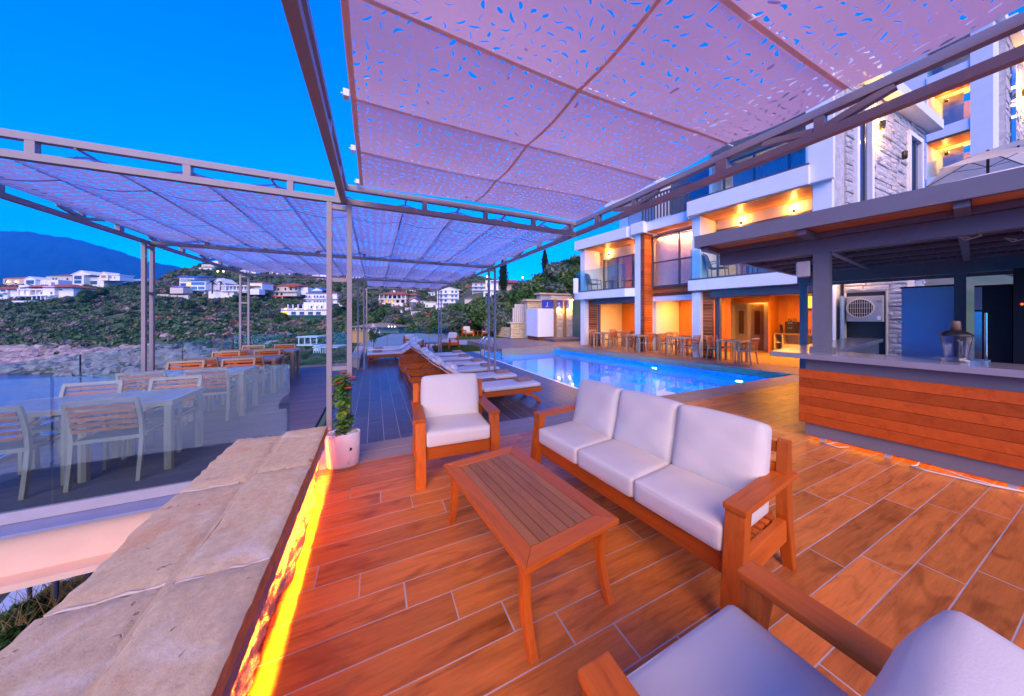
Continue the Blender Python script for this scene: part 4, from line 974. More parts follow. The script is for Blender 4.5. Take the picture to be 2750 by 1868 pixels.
# timber cladding on the jambs: board by board
def clad(u0,u1,w,z0,z1,nrm='front'):
    z=z0
    while z<z1-.02:
        h_=.118
        a,b=((u0,w-.02,z+.002),(u1,w,min(z+h_,z1)-.003)) if nrm=='front' else ((u0,w,z+.002),(u0+.02,u1,min(z+h_,z1)-.003))
        hp('cladding_board',a,b,M['cladX'] if nrm=='front' else M['teakY']); z+=h_
clad(.315,.90,.30,0,2.43); clad(6.04,6.40,.20,0,2.48); clad(3.585,3.74,.02,0,5.2); 
z=0
while z<5.19: hp('cladding_board',(3.742,.03,z+.002),(3.762,.62,min(z+.118,5.2)-.003),M['teakY']); z+=.118
z=2.42
while z<2.80: hp('cladding_board',(3.78,.60,z+.002),(5.73,.62,z+.125),M['cladX']); z+=.13
hp('bay_back',(3.765,.63,2.2),(5.735,.70,2.9),wt)
# bay window, two by two panes with curtain behind
for u in (3.77,4.93,5.69): hp('window_frame',(u,.56,2.82),(u+.055,.64,5.05),g)
for z in (2.82,3.86,5.0): hp('window_frame',(3.826,.565,z),(5.688,.635,z+.06),g)
for i in range(2):
    for j in range(2): pane('window_pane',((3.83,4.99)[i],.595,(2.89,3.93)[j]),((4.925,5.685)[i],.603,(3.85,4.99)[j]),M['winglass'])
def curtain(u0,u1,w,z0,z1,m=None,amp=.03,wl=.13,nm='curtain'):
    n=max(8,int((u1-u0)/wl*6)); V=[];
    for i in range(n+1):
        u=u0+(u1-u0)*i/n; y=w+amp*math.sin(2*pi*(u-u0)/wl)+.01*math.sin(9*u)
        V+=[(u,y,z0),(u,y,z1)]
    return npmesh(nm,V,[(2*i,2*i+2,2*i+3,2*i+1) for i in range(n)],m or M['curtain'],hb,True)
curtain(3.8,5.7,.80,2.8,5.2,plain('bay_blind',(.66,.48,.40),.9),.006,.6,'blind')
# soffit boards and wall lights under the slabs
def soffit(u0,u1,w0,w1,z,n=7):
    for k in range(n): hp('soffit_board',(u0,w0+(w1-w0)*k/n+.003,z-.02),(u1,w0+(w1-w0)*(k+1)/n-.003,z-.002),M['soffit'])
soffit(-.05,3.0,-.12,1.18,5.10); soffit(6.03,8.98,-.15,1.18,5.27); soffit(3.77,5.7,.05,.56,5.21,4)
def spot(u,w,z,big=1.0,lab='wall lamp'):
    hp('lamp_bracket',(u-.02,w-.06,z-.02),(u+.02,w,z+.02),M['black'])
    MB().lathe([(.028,-.07),(.034,-.02),(.034,.05),(.026,.07)],12,Matrix.Translation((u,w-.09,z))).build('wall_lamp',M['black'],hb)
    MB().lathe([(.0001,.072),(.027,.072),(.027,.076),(.0001,.077)],12,Matrix.Translation((u,w-.09,z))).build('lamp_lens',M['lampglow'],hb)
    MB().lathe([(.0001,-.076),(.027,-.074),(.027,-.071),(.0001,-.071)],12,Matrix.Translation((u,w-.09,z))).build('lamp_lens',M['lampglow'],hb)
    p=FM@Vector((u,w-.10,z+.13)); point('wall_lamp_light',p,(1,.42,.08),6*big,.03)
    p=FM@Vector((u,w-.10,z-.13)); point('wall_lamp_light',p,(1,.42,.08),2*big,.03)
spot(.95,1.18,4.83); spot(2.75,1.18,4.83); spot(6.9,1.18,4.95,1.2); spot(8.35,1.18,4.95,1.2)
# first floor rooms: lintel wall, sliding doors, curtains
def doors(u0,u1,z0,z1,w,n,rev=True,nm='sliding_door'):
    hp('door_head',(u0,w,z1),(u1,w+.12,z1+.5),M['cream']); 
    for k in range(n+1): hp('door_frame',(u0+(u1-u0)*k/n-.03,w-.02,z0),(u0+(u1-u0)*k/n+.03,w+.06,z1),g)
    hp('door_frame',(u0,w-.015,z1-.06),(u1,w+.055,z1-.001),g); hp('door_frame',(u0,w-.015,z0),(u1,w+.055,z0+.05),g)
    for k in range(n): pane('door_pane',(u0+(u1-u0)*k/n+.03,w+.015,z0+.05),(u0+(u1-u0)*(k+1)/n-.03,w+.023,z1-.06),M['winglass'])
doors(.55,3.25,2.81,4.62,1.2,3); doors(6.10,8.98,2.89,4.90,1.2,3); doors(6.0,9.0,5.81,7.75,2.0,3)
curtain(.6,1.2,1.45,2.8,4.6,None,.03,.10); curtain(2.1,2.9,1.45,2.8,4.6,None,.03,.10); curtain(6.9,9.0,1.5,2.9,4.7,None,.03,.12); curtain(6.2,9.0,2.3,5.8,7.7,None,.03,.12)
hp('room_wall',(.0,3.6,2.81),(3.29,3.7,5.09),M['panelwood']); hp('room_wall',(5.92,3.8,2.89),(9.0,3.9,5.26),M['panelwood']); hp('room_wall',(5.92,4.4,5.81),(9.0,4.5,8.0),wt)
hp('ceiling_strip',(.6,1.5,4.66),(3.2,1.53,4.69),M['warm']); hp('ceiling_strip',(6.2,1.56,4.78),(8.9,1.59,4.81),M['warm'])
area('bay_lamp',FM@Vector((4.75,.72,4.98)),(1,.42,.14),34,.12,(0,0,0),1.7)
for (u,w,z,e) in ((1.7,2.5,4.3,14),(7.5,2.7,4.4,14),(7.5,3.4,7.2,22)): 
    l=area('room_lamp',FM@Vector((u,w,z)),(1,.40,.06),e,1.0)
hp('floor_lamp_shade',(2.9,1.9,3.2),(3.15,2.15,3.5),M['litwin'])
# upper floor: roof and slatted rail of the stair bay
hp('upper_roof',(5.7,-.3,8.1),(9.4,5.2,8.5),wt); hp('upper_wall',(3.58,2.2,5.6),(5.9,2.4,8.0),M['blueglass']); hp('upper_wall',(.2,3.0,5.58),(3.58,3.2,7.9),wt); hp('upper_roof',(-.2,2.2,7.9),(5.69,5.2,8.2),wt)
for k in range(15): hp('rail_bar',(3.66+k*.136,-.02,5.62),(3.66+k*.136+.06,.02,6.62),g)
hp('rail_top',(3.62,-.03,6.62),(5.70,.03,6.68),g)
pane('upper_pane',(.8,2.98,5.7),(2.9,2.99,7.5),M['winglass'])
# ground floor: roller shutter boxes, frames, rooms
def roller(u0,u1,w,z):
    MB().prism([(w,z),(w,z+.25),(w+.25,z+.25),(w+.25,z-.0),(w+.05,z-.03)],u0,u1,axis='x').build('shutter_box',g,hb)
roller(.74,3.27,.12,2.18); roller(6.34,9.10,.08,2.23)
for a,b in (((.91,.30,0),(1.02,.42,2.15)),((3.22,.30,0),(3.29,.42,2.15)),((6.41,.25,0),(6.56,.42,2.2)),((9.04,.25,0),(9.11,.42,2.2))): hp('shutter_guide',a,b,g)
hp('ceiling',(-.04,.45,2.36),(3.57,5.1,2.42),M['cream']); hp('ceiling',(3.71,.75,2.36),(5.9,5.1,2.42),M['cream']); hp('ceiling',(5.91,.45,2.42),(9.3,6.4,2.48),M['cream'])
for k in range(7): hp('wall_panel',(-.04+k*.52+.004,3.55,0),(-.04+(k+1)*.52-.004,3.6,2.36),M['panelwood'])
for k in range(12): hp('wall_panel',(3.72+k*.18+.003,2.9,0),(3.72+(k+1)*.18-.003,2.94,2.36),M['panelwood'])
for k in range(9): hp('wall_panel',(6.9+k*.28+.003,4.95,0),(6.9+(k+1)*.28-.003,5.0,2.42),M['panelwood'])
hp('passage_wall',(6.86,3.9,0),(6.898,5.0,2.42),M['panelwood']); hp('passage_wall',(4.2,6.2,0),(6.9,6.3,2.42),M['cream']); hp('passage_beam',(5.6,3.95,2.12),(6.86,4.1,2.42),M['panelwood'])
hp('kitchen_window_frame',(7.6,4.90,1.78),(9.2,4.96,1.86),M['dark']); hp('kitchen_window_frame',(7.6,4.90,1.87),(7.68,4.96,2.35),M['dark']); hp('kitchen_hatch',(7.69,4.93,1.87),(9.2,4.945,2.36),M['litwin'])
for k in range(2):
    u=5.2+.62*k; hp('inner_door',(u,5.2,0),(u+.5,5.25,2.1),M['teakZ']); hp('inner_door_glass',(u+.15,5.18,.7),(u+.35,5.2,1.8),M['winglass'])
hp('room_floor',(-.04,.3,-.02),(9.3,5.1,.003),plain('oak_floor',(.42,.26,.12),.35))
hp('socket_plate',(.75+.6,3.53,.9),(.75+.68,3.55,1.0),M['white'])
for (u,w,z,e,s) in ((1.8,2.0,2.32,30,1.2),(4.8,1.8,2.32,24,1.0),(8.0,2.4,2.38,60,1.4),(6.2,5.2,2.3,4,.5)): area('room_lamp',FM@Vector((u,w,z)),(1,.36,.03),e,s)
for (u,w,z) in ((1.2,1.4,2.355),(2.4,1.4,2.355),(7.2,1.6,2.415),(8.5,1.6,2.415)): MB().lathe([(.0001,0),(.05,0),(.05,-.006),(.0001,-.006)],12,Matrix.Translation((u,w,z))).build('downlight',M['lampglow'],hb)
# coffee counter and what stands on it
HM=R(8)-pi/2
cc=thing('coffee_counter','cream sideboard with open shelves and drawers in the lit coffee corner','sideboard',FM@Vector((6.98,4.1,0)),HM)
cr=plain('cream_lacquer',(.66,.56,.40),.4)
MB().box((0,0,.80),(2.6,.62,.84)).build('worktop',plain('brown_worktop',(.30,.19,.12),.4),cc); MB().box((0,.02,0),(.04,.6,.80)).build('side',cr,cc)
MB().box((.0,.58,0),(2.6,.60,.80)).build('back',cr,cc); MB().box((.04,.05,0),(2.6,.58,.10)).build('plinth',cr,cc)
for u in (.26,1.0,1.72): MB().box((u,.02,.10),(u+.03,.57,.80)).build('divider',cr,cc)
MB().box((.04,.03,.44),(.26,.57,.46)).build('shelf',cr,cc)
for u in (.29,1.03): 
    d_=MB().box((u+.004,.015,.10),(u+.70,.03,.37)).build('drawer',cr,cc); MB().tube([(u+.27,0.0,.24),(u+.29,-.015,.25),(u+.41,-.015,.25),(u+.43,0.0,.24)],.006,6).build('handle',M['black'],d_)
    MB().box((u+.004,.04,.372),(u+.70,.57,.386)).build('shelf',cr,cc)
MB().box((1.755,.015,.10),(2.58,.03,.79)).build('door',cr,cc)
cm=thing('coffee_machine','black automatic coffee machine with two bean hoppers on the cream sideboard','coffee machine',FM@Vector((7.30,4.25,.842)),HM)
bevelled(MB().box((0,0,0),(.36,.42,.48)),'body',M['black'],cm,.02); MB().box((.03,-.012,.06),(.27,-.001,.36)).build('front_panel',M['dark'],cm); MB().box((.08,-.014,.40),(.24,-.002,.45)).build('brand_plate',M['chrome'],cm)
for u in (.10,.15,.2): MB().ball((u,-.015,.22),.010,8).build('button',M['white'],cm)
for u in (.10,.26): MB().lathe([(.055,.481),(.06,.50),(.06,.60),(.065,.61),(.02,.625)],14,Matrix.Translation((u,.2,0))).build('bean_hopper',plain('hopper',(.35,.28,.12),.2,metal=.6),cm)
gd=thing('coffee_grinder','small black coffee grinder left of the coffee machine','grinder',FM@Vector((7.14,4.3,.842)),HM)
MB().box((-.05,-.06,0),(.07,.1,.03)).build('base',M['black'],gd); MB().box((-.03,.02,.03),(.05,.1,.3)).build('column',M['black'],gd); MB().lathe([(.04,.3),(.05,.34),(.01,.36)],10,Matrix.Translation((.01,.05,0))).build('hopper',M['black'],gd); MB().lathe([(.03,.03),(.035,.12),(.03,.13)],10,Matrix.Translation((.01,-.02,0))).build('carafe',m_cl,gd)
bx_=thing('cutlery_box','open wooden box on the cream sideboard right of the coffee machine','box',FM@Vector((7.74,4.3,.842)),HM)
for a,b in (((0,0,0),(.28,.24,.015)),((0,0,.015),(.015,.24,.17)),((.265,0,.015),(.28,.24,.17)),((0,0,.17),(.28,.24,.185)),((.015,.225,.015),(.265,.24,.17))): MB().box(a,b).build('board',M['panelwood'],bx_)
for k,(z,dx) in enumerate(((0.0,0),(.12,.08))):
    bk=thing('bread_tray',('cream tray at the bottom of the pair on the sideboard','cream tray raised on top of the pair on the sideboard')[k],'tray',FM@Vector((8.12+dx,4.3,.842+z)),HM,'trays on the sideboard')
    MB().poly([(0,0,0),(.4,0,0),(.4,.26,0),(0,.26,0),(-.03,-.03,.08),(.43,-.03,.08),(.43,.29,.08),(-.03,.29,.08)],[(3,2,1,0),(0,1,5,4),(1,2,6,5),(2,3,7,6),(3,0,4,7)]).build('tray',cr,bk); MB().box((.1,.05,.082),(.3,.2,.118)).build('stand',M['panelwood'],bk)
fb=thing('fridge_chest','grey blue drinks fridge with dark lid at the end of the sideboard','fridge',FM@Vector((8.45,3.3,0)),HM)
bevelled(MB().box((0,0,0),(.6,.6,.70)),'body',plain('lilac_grey',(.40,.38,.48),.4),fb,.01); MB().box((-.01,-.01,.70),(.61,.61,.74)).build('lid',M['dark'],fb)
# balcony furniture
def bchair(root):
    fr=M['greyAl']
    for s in (-1,1):
        MB().bar((s*.27,-.25,0),(s*.27,-.30,.62),.025,.03).build('rear_leg',fr,root); MB().bar((s*.27,.28,0),(s*.27,.24,.62),.025,.03).build('front_leg',fr,root); MB().bar((s*.27,-.32,.62),(s*.27,.27,.62),.03,.025).build('armrest',fr,root); MB().bar((s*.25,-.22,.40),(s*.25,-.42,1.0),.025,.03).build('stile',fr,root)
    MB().box((-.25,-.24,.39),(.25,.26,.41)).build('seat',M['sling'],root); MB().bar((0,-.25,.44),(0,-.41,.98),.5,.012).build('back',M['sling'],root)
bc=thing('balcony_chair','sling armchair at the left end of the first floor balcony over the shower side','chair',FM@Vector((.75,.25,2.81)),HM-R(70),'sling chairs on the balconies'); bchair(bc)
dup(bc,FM@Vector((2.75,.35,2.81)),HM+R(110),'sling armchair at the right end of the first floor balcony over the left opening','sling chairs on the balconies')
dup(bc,FM@Vector((6.45,.4,2.89)),HM-R(80),'sling armchair at the left end of the balcony over the coffee counter','sling chairs on the balconies')
dup(bc,FM@Vector((8.2,.4,2.89)),HM+R(100),'sling armchair at the right end of the balcony over the coffee counter','sling chairs on the balconies')
bt=thing('balcony_table','small grey table between the two chairs of the left balcony','table',FM@Vector((1.75,.4,2.81)),HM,'tables on the balconies')
MB().box((-.25,-.25,.45),(.25,.25,.48)).build('top',M['teakX'],bt)
for s in (-1,1):
    for u in (-1,1): MB().box((s*.22-.015,u*.22-.015,0),(s*.22+.015,u*.22+.015,.45)).build('leg',g,bt)
dup(bt,FM@Vector((7.3,.5,2.89)),HM,'small grey table between the two chairs of the balcony over the coffee counter','tables on the balconies')
# ================================================================ stone gable with tall windows, and the block behind
ga=thing('stone_gable','white split stone gable with tall recessed windows, wall lamps and sloping white eave','house',(0,0,0))
GY=3.73; wins=[(13.0,13.85,4.6,7.7),(17.4,18.5,4.2,8.0)]
MB().box((11.6,GY+.06,0),(19.2,GY+.5,8.6)).build('core',M['wstone'],ga)
courses(ga,(12.3,GY+.06),(19.2,GY+.06),2.6,8.6,.05,M['wstone'],[(a-12.3-.2,b-12.3+.2,z0-.15,z1+.15) for a,b,z0,z1 in wins],.14,.3,.9,300)
for a,b,z0,z1 in wins:
    w_=MB().box((a-.2,GY-.06,z0-.15),(a-.03,GY+.08,z1+.15)).build('window_surround',wt,ga); MB().box((b+.03,GY-.06,z0-.15),(b+.2,GY+.08,z1+.15)).build('surround',wt,w_); MB().box((a-.03,GY-.06,z1),(b+.03,GY+.08,z1+.15)).build('surround',wt,w_); MB().box((a-.25,GY-.14,z0-.22),(b+.25,GY+.08,z0-.15)).build('sill',wt,w_)
    MB().box((a,GY+.04,z0-.15),(b,GY+.055,z1)).build('pane',M['blueglass'],w_); MB().box(((a+b)/2+.12,GY-.0,z0-.15),((a+b)/2+.18,GY+.035,z1)).build('mullion',g,w_)
MB().box((12.2,GY-.35,8.6),(19.5,GY+.6,8.95)).build('eave',wt,ga)
for x,z,e in ((14.35,7.5,26),(16.3,7.0,0)):
    MB().lathe([(.06,-.13),(.07,0),(.07,.1),(.06,.13)],12,Matrix.Translation((x,GY-.14,z))).build('wall_lamp',M['black'],ga)
    if e: 
        MB().lathe([(.0001,.131),(.06,.132),(.0001,.134)],12,Matrix.Translation((x,GY-.14,z))).build('lamp_lens',M['lampglow'],ga)
        point('gable_lamp_light',(x,GY-.16,z+.3),(1,.50,.10),20,.04); point('gable_lamp_light',(x,GY-.16,z-.3),(1,.50,.10),20,.04)
# rear block: placed from its survey (distance 16-18 m)
rb=thing('rear_block','white terraced apartment block uphill behind the stone gable, balconies stacked at its corner','apartment block',(0,0,0))
RX=29.2
def rbx(name,y0,y1,z0,z1,m,x0=RX,x1=RX+.3): return MB().box((x0,min(y0,y1),z0),(x1,max(y0,y1),z1)).build(name,m,rb)
rbx('wall',5.6,7.5,5,17,wt,RX-.2,RX+3); rbx('pier',3.55,4.2,5,17.5,wt,RX-.3,RX+1.0)
for z in (8.9,11.6,14.7): rbx('balcony_slab',4.2,5.6,z,z+.6,wt,RX-.25,RX+2.5); rbx('balcony_glass',4.22,5.58,z+.6,z+1.5,M['glassT'],RX-.2,RX-.18)
for z,zz in ((9.5,11.4),(12.2,14.5)):
    rbx('soffit',4.22,5.58,zz+.1,zz+.18,M['soffit'],RX-.1,RX+1.4); rbx('door_pane',4.25,5.5,z,zz,M['winglass'],RX+1.4,RX+1.42); rbx('curtain',4.7,5.4,z,zz,M['curtain'],RX+1.7,RX+1.75); rbx('room_wall',4.2,5.6,z,zz,M['panelwood'],RX+3.2,RX+3.3)
    point('room_lamp',(RX+2.4,4.9,zz-.4),(1,.42,.08),20,.2); point('balcony_lamp',(RX+1.1,5.2,zz-.15),(1,.45,.10),8,.04)
    MB().lathe([(.06,-.1),(.07,.1)],10,Matrix.Translation((RX+1.25,5.2,zz-.3))).build('wall_lamp',M['black'],rb)
rbx('roof_eave',3.3,7.6,17,17.4,wt,RX-.6,RX+4)
gb=thing('far_stone_gable','second white stone gable with paired wall lamps, at the right edge of the hotel','house',(0,0,0))
MB().box((RX+1.0,3.4,4),(RX+11,3.8,16.5)).build('core',M['wstone'],gb); courses(gb,(RX+1.05,3.4),(RX+10,3.4),9,16.5,.06,M['wstone'],[(1.0,2.2,11,15.5)],.22,.5,1.4,120); MB().box((RX+2,3.3,11),(RX+3.2,3.42,15.5)).build('window',M['blueglass'],gb); MB().box((RX+.7,3.0,16.5),(RX+12,4.0,17.1)).build('eave',wt,gb)
for x in (RX+4.2,RX+6.2):
    MB().lathe([(.08,-.2),(.1,.2)],10,Matrix.Translation((x,3.15,14.2))).build('wall_lamp',M['black'],gb); point('gable_lamp_light',(x,3.1,14.7),(1,.50,.10),45,.05); point('gable_lamp_light',(x,3.1,13.7),(1,.50,.10),45,.05)
nb=thing('neighbour_block','narrow strip of white balconies at the right edge of the photo above the parasol','apartment block',(0,0,0))
for z in (10,13,16,19): MB().box((43,3.2,z),(47,4.5,z+.8)).build('balcony_slab',wt,nb); MB().box((43.5,3.3,z+.8),(43.6,4.4,z+3)).build('window',M['blueglass'],nb)
MB().box((44,3.25,6),(47,4.45,22)).build('core',wt,nb)
# uphill garden: retaining slab, rail and two parasols
ut=thing('upper_garden_wall','white retaining wall with slim white railing behind the bar roof','railing wall',(0,0,0))
MB().box((16.5,.4,3.0),(16.8,3.6,4.95)).build('wall',wt,ut)
for k in range(26): MB().box((16.62,.5+k*.12,4.95),(16.66,.5+k*.12+.03,5.75)).build('rail_post',wt,ut)
MB().box((16.6,.4,5.75),(16.68,3.6,5.8)).build('rail_top',wt,ut)
def parasol(loc,label,s=1.0,rz=0,first=[None]):
    t=thing('parasol',label,'parasol',loc,rz,'cream parasols in the upper garden')
    MB().tube([(0,0,-2.2),(0,0,.45)],.03,8).build('pole',M['dark'],t)
    n=24; V=[(0,0,.45)]; F=[]
    ring=[]
    for q in range(4):
        for k in range(6):
            a=q*pi/2+pi/4; b_=(q+1)*pi/2+pi/4; f_=k/6; p=Vector((cos(a),sin(a),0))*1.9*(1-f_)+Vector((cos(b_),sin(b_),0))*1.9*f_; p*=1-.10*math.sin(pi*f_); ring.append((p.x*s,p.y*s,-.10-.05*abs(cos(pi*f_))))
    mb=MB(); mb.poly([(0,0,.42)]+ring,[(0,1+i,1+(i+1)%24) for i in range(24)],None,False); mb.build('canopy',cloth_mat('parasol_cloth',(.85,.76,.62),.55),t)
    for q in range(4):
        a=q*pi/2+pi/4; MB().bar((0,0,.38),(cos(a)*1.85*s,sin(a)*1.85*s,-.16),.016,.016).build('rib',M['dark'],t); MB().bar((0,0,-.1),(cos(a)*.95*s,sin(a)*.95*s,.10),.014,.014).build('strut',M['dark'],t)
    return t
parasol((17.6,2.25,6.35),'square cream parasol above the bar roof, nearer of the two',.8,R(20))
parasol((23.5,2.35,8.2),'cream parasol cut by the right edge of the photo, farther of the two',.9,R(10))
# ================================================================ leaf clouds
def leafcloud(blobs, n, size, seed=0, flat=.5, asp=.45, core=True, droop=0):
    """leaves scattered through ellipsoids; blobs = (centre, radii, tone)"""
    r = np.random.default_rng(seed); VV=[];FF=[];TT=[];o=0
    for c,rad,tone in blobs:
        d = r.normal(size=(n,3)); d /= np.linalg.norm(d,axis=1)[:,None]
        lum = 1+.16*np.sin(4*d[:,0]+seed)*np.sin(5*d[:,1]+2*seed)+.12*np.sin(9*d[:,2]+7*d[:,0])
        rr = (r.random(n)**.35)*lum; p = np.array(c)+d*rr[:,None]*np.array(rad)
        nr = d*(1-flat)+r.normal(size=(n,3))*flat*1.1; nr[:,2]+=.25; nr /= np.linalg.norm(nr,axis=1)[:,None]
        u = np.cross(nr, r.normal(size=(n,3))); u /= np.linalg.norm(u,axis=1)[:,None]; v = np.cross(nr,u)
        s = size*(.6+.8*r.random(n))[:,None]; u=u*s; v=v*s*asp
        V = np.stack([p-u, p+v*1.0+u*.1, p+u, p-v+u*.1],1).reshape(-1,3)
        F = np.arange(4*n).reshape(n,4)+o; o += 4*n
        t = np.repeat(np.clip(tone+r.normal(size=n)*.10,0,1),4)
        VV.append(V);FF.append(F);TT.append(t)
    return np.concatenate(VV),np.concatenate(FF),np.concatenate(TT)
GREEN=[(0,(.020,.050,.016)),(.35,(.045,.11,.025)),(.6,(.09,.18,.04)),(.8,(.16,.22,.07)),(1,(.26,.27,.11))]
m_fol=foliage('shrub_leaf',GREEN); m_olive=foliage('olive_leaf',[(0,(.06,.10,.06)),(.5,(.13,.18,.11)),(1,(.24,.28,.19))])
m_pine=foliage('cypress_leaf',[(0,(.010,.022,.010)),(1,(.035,.06,.022))],trans=.1)
m_bark=plain('bark',(.11,.075,.05),.9,var=.3,bump=.5)
def shrub_mesh(seed,nb=16,n=260,size=.12):
    r=random.Random(seed); bl=[]
    for k in range(nb):
        a=r.uniform(0,2*pi); q=r.uniform(0,.68); z=r.uniform(.05,.62); s=r.uniform(.26,.46)
        bl.append(((q*cos(a)*(1-.4*z),q*sin(a)*(1-.4*z),z),(s,s,s*.85),r.uniform(.25,.8)))
    return leafcloud(bl,n,size,seed)
def bush(name,label,cat,loc,s,seed,m=None,group=None,cache={},rz=0,sz=1.0):
    key=(seed,(m or m_fol).name)
    if key not in cache:
        t=thing(name,label,cat,loc,rz,group)
        V,F,T=shrub_mesh(seed); o=npmesh('crown',V,F,m or m_fol,t,False,T); stuff(o)
        mb=MB()
        for k in range(5): a=k*1.26; mb.tube([(0,0,-.1),(.15*cos(a),.15*sin(a),.25),(.4*cos(a),.4*sin(a),.55)],[.04,.03,.012],6)
        mb.build('trunk',m_bark,t); cache[key]=t
    else: t=dup(cache[key],loc,rz,label,group)
    t.scale=(s,s,s*sz); return t
# ================================================================ far end of the property
cpth=plain('concrete_path',(.40,.36,.34),.8,bump=.2)
lowg=slabpoly('garden_path',[(-.78,15.45),(5.4,15.55),(5.42,18.6),(9.4,19.0),(12.5,17.9),(16.5,20),(15,31),(1.5,33),(-.9,22)],-1.4,-.285,cpth)
def pz(px,py,z):
    d=800*(1.55-z)/(py-848); t=(px-1375)/800; return (d*(_c*t+_s), d*(_c-_s*t))
grass=plain('lawn_turf',(.05,.10,.02),.95,var=.35,scale=9,bump=.4)
def lawn(name,P,z):
    P=[Vector((*p,0)) for p in P]; g_=struct(MB().prism([(p.x,p.y) for p in P],z-.06,z).build(name,grass))
    xs=[p.x for p in P]; ys=[p.y for p in P]; pts=[]; pp=[(p.x,p.y) for p in P]
    while len(pts)<9000:
        x,y=random.uniform(min(xs),max(xs)),random.uniform(min(ys),max(ys))
        if inpoly(x,y,pp): pts.append((x,y))
    p=np.array(pts); n=len(p); a=rng.uniform(0,2*pi,n); h_=rng.uniform(.03,.07,n); w=.012
    V=np.zeros((n,4,3)); dx,dy=np.cos(a),np.sin(a); lx,ly=rng.normal(size=n)*.02,rng.normal(size=n)*.02
    V[:,0]=np.stack([p[:,0]-dx*w,p[:,1]-dy*w,np.full(n,z)],1); V[:,1]=np.stack([p[:,0]+dx*w,p[:,1]+dy*w,np.full(n,z)],1); V[:,2]=np.stack([p[:,0]+dx*w*.3+lx,p[:,1]+dy*w*.3+ly,z+h_],1); V[:,3]=np.stack([p[:,0]-dx*w*.3+lx,p[:,1]-dy*w*.3+ly,z+h_],1)
    stuff(npmesh('grass_blades',V.reshape(-1,3),np.arange(4*n).reshape(n,4),foliage('grass_blade_'+name,[(0,(.03,.07,.012)),(.5,(.07,.14,.025)),(1,(.13,.17,.05))]),None,False,np.repeat(rng.random(n),4)))
lawn('near_lawn',[pz(1168,945,-.27),pz(1290,942,-.27),pz(1296,934,-.27),pz(1262,927.5,-.27),pz(1200,926,-.27),pz(1160,930,-.27)],-.265)
lawn('far_lawn',[pz(1205,912,-.26),pz(1372,909,-.26),pz(1405,895,-.26),pz(1330,887,-.26),pz(1210,888,-.26)],-.262)
t=thing('stepping_slab','long pale stone slab between the far lawn and the paved terrace','stone slab',(0,0,0))
MB().prism([pz(1280,913.5,-.2),pz(1403,909.5,-.2),pz(1405,906,-.2),pz(1292,908,-.2)],-.3,-.2).build('slab',M['paleTile'],t)
for k,(p0,p1,py_,z) in enumerate([(1370,1412,904,-.05),(1382,1414,899,.05),(1392,1415,893,.16),(1398,1416,888,.27)]):
    a=pz(p0,py_,z); b_=pz(p1,py_,z); c_=(b_[0]+.1,b_[1]+.7); d_=(a[0]+.1,a[1]+.7)
    o=MB().prism([a,b_,c_,d_],z-.10,z).build('garden_step',M['wstone']); tag(o,('lowest','second','third','topmost')[k]+' pale stone garden step left of the white cabinet','step','garden steps')
# glass fences
def gfence(name,label,P,Q,z0,z1,n,mt=None,h0=0,post=True):
    t=thing(name,label,'glass fence',(0,0,0)); P,Q=Vector((*P,0)),Vector((*Q,0)); d=(Q-P).normalized(); L=(Q-P).length; nn=Vector((-d.y,d.x,0))*.006
    for k in range(n):
        a=P+d*(L*k/n+.008); b_=P+d*(L*(k+1)/n-.008)
        MB().prism([((a-nn).x,(a-nn).y),((b_-nn).x,(b_-nn).y),((b_+nn).x,(b_+nn).y),((a+nn).x,(a+nn).y)],z0,z1).build('glass_panel',mt or M['glass'],t)
    if post:
        for k in range(n+1): c_=P+d*(L*k/n); MB().box((c_.x-.006,c_.y-.006,z0),(c_.x+.006,c_.y+.006,z1-.002)).build('joint_strip',M['dark'],t)
    a,b_=P-nn*3,P+nn*3; c_,e=Q+nn*3,Q-nn*3
    MB().prism([(a.x,a.y),(e.x,e.y),(c_.x,c_.y),(b_.x,b_.y)],z0-.07,z0+.02).build('base_rail',plain('white_rail',(.42,.37,.38),.5),t); return t
gfence('glass_fence','glass panel fence along the camera side of the dining deck over the pale beam',(-7.4,3.90),(-.82,3.90),-.06,1.035,4,glass('hazy_glass',(.78,.90,.95),.05),post=False)
gfence('glass_fence','glass panel fence along the sea side of the dining deck',(-3.82,3.95),(-3.82,11.45),-.06,1.0,6,M['glassT'])
gfence('glass_fence','glass panel fence across the far end of the dining deck',(-3.80,11.47),(-.85,11.47),-.06,1.0,2,M['glassT'])
gfence('glass_fence','glass panel fence at the lawn behind the far loungers',(-.55,19.0),(4.35,19.35),-.25,.92,4,M['glassT'])
# lawn seating
lchair(*pz(1110,944,-.26),118,'teak armchair seen from behind on the near lawn, left of the small lawn table'); lchair(*pz(1208,935,-.26),-62,'teak armchair facing the sea on the near lawn, right of the small lawn table')
lchair(*pz(1256,903,-.26),0+12,'teak armchair on the far lawn below the pink oleander, left of the far lawn table'); lchair(*pz(1310,902,-.26),-55,'teak armchair on the far lawn, right of the far lawn table'); lchair(*pz(1334,903,-.26),-90,'teak armchair on the far lawn turned sideways, nearest the garden steps')
def ltable(loc,rz,label,first=[None]):
    if first[0] is None:
        t=thing('garden_table',label,'table',loc,rz,'small teak tables on the lawns')
        for k in range(7): MB().box((-.3+k*.086,-.3,.42),(-.3+k*.086+.078,.3,.445)).build('slat',M['slat'],t)
        for s in (-1,1):
            for u in (-1,1): MB().bar((s*.24,u*.24,.42),(s*.29,u*.29,0),.05,.05).build('leg',M['teakZ'],t)
        first[0]=t; return t
    return dup(first[0],loc,rz,label,'small teak tables on the lawns')
ltable((*pz(1160,943,-.26),-.26),R(10),'small teak table between the two chairs on the near lawn'); ltable((*pz(1284,901,-.26),-.26),R(20),'small teak table between the chairs on the far lawn')
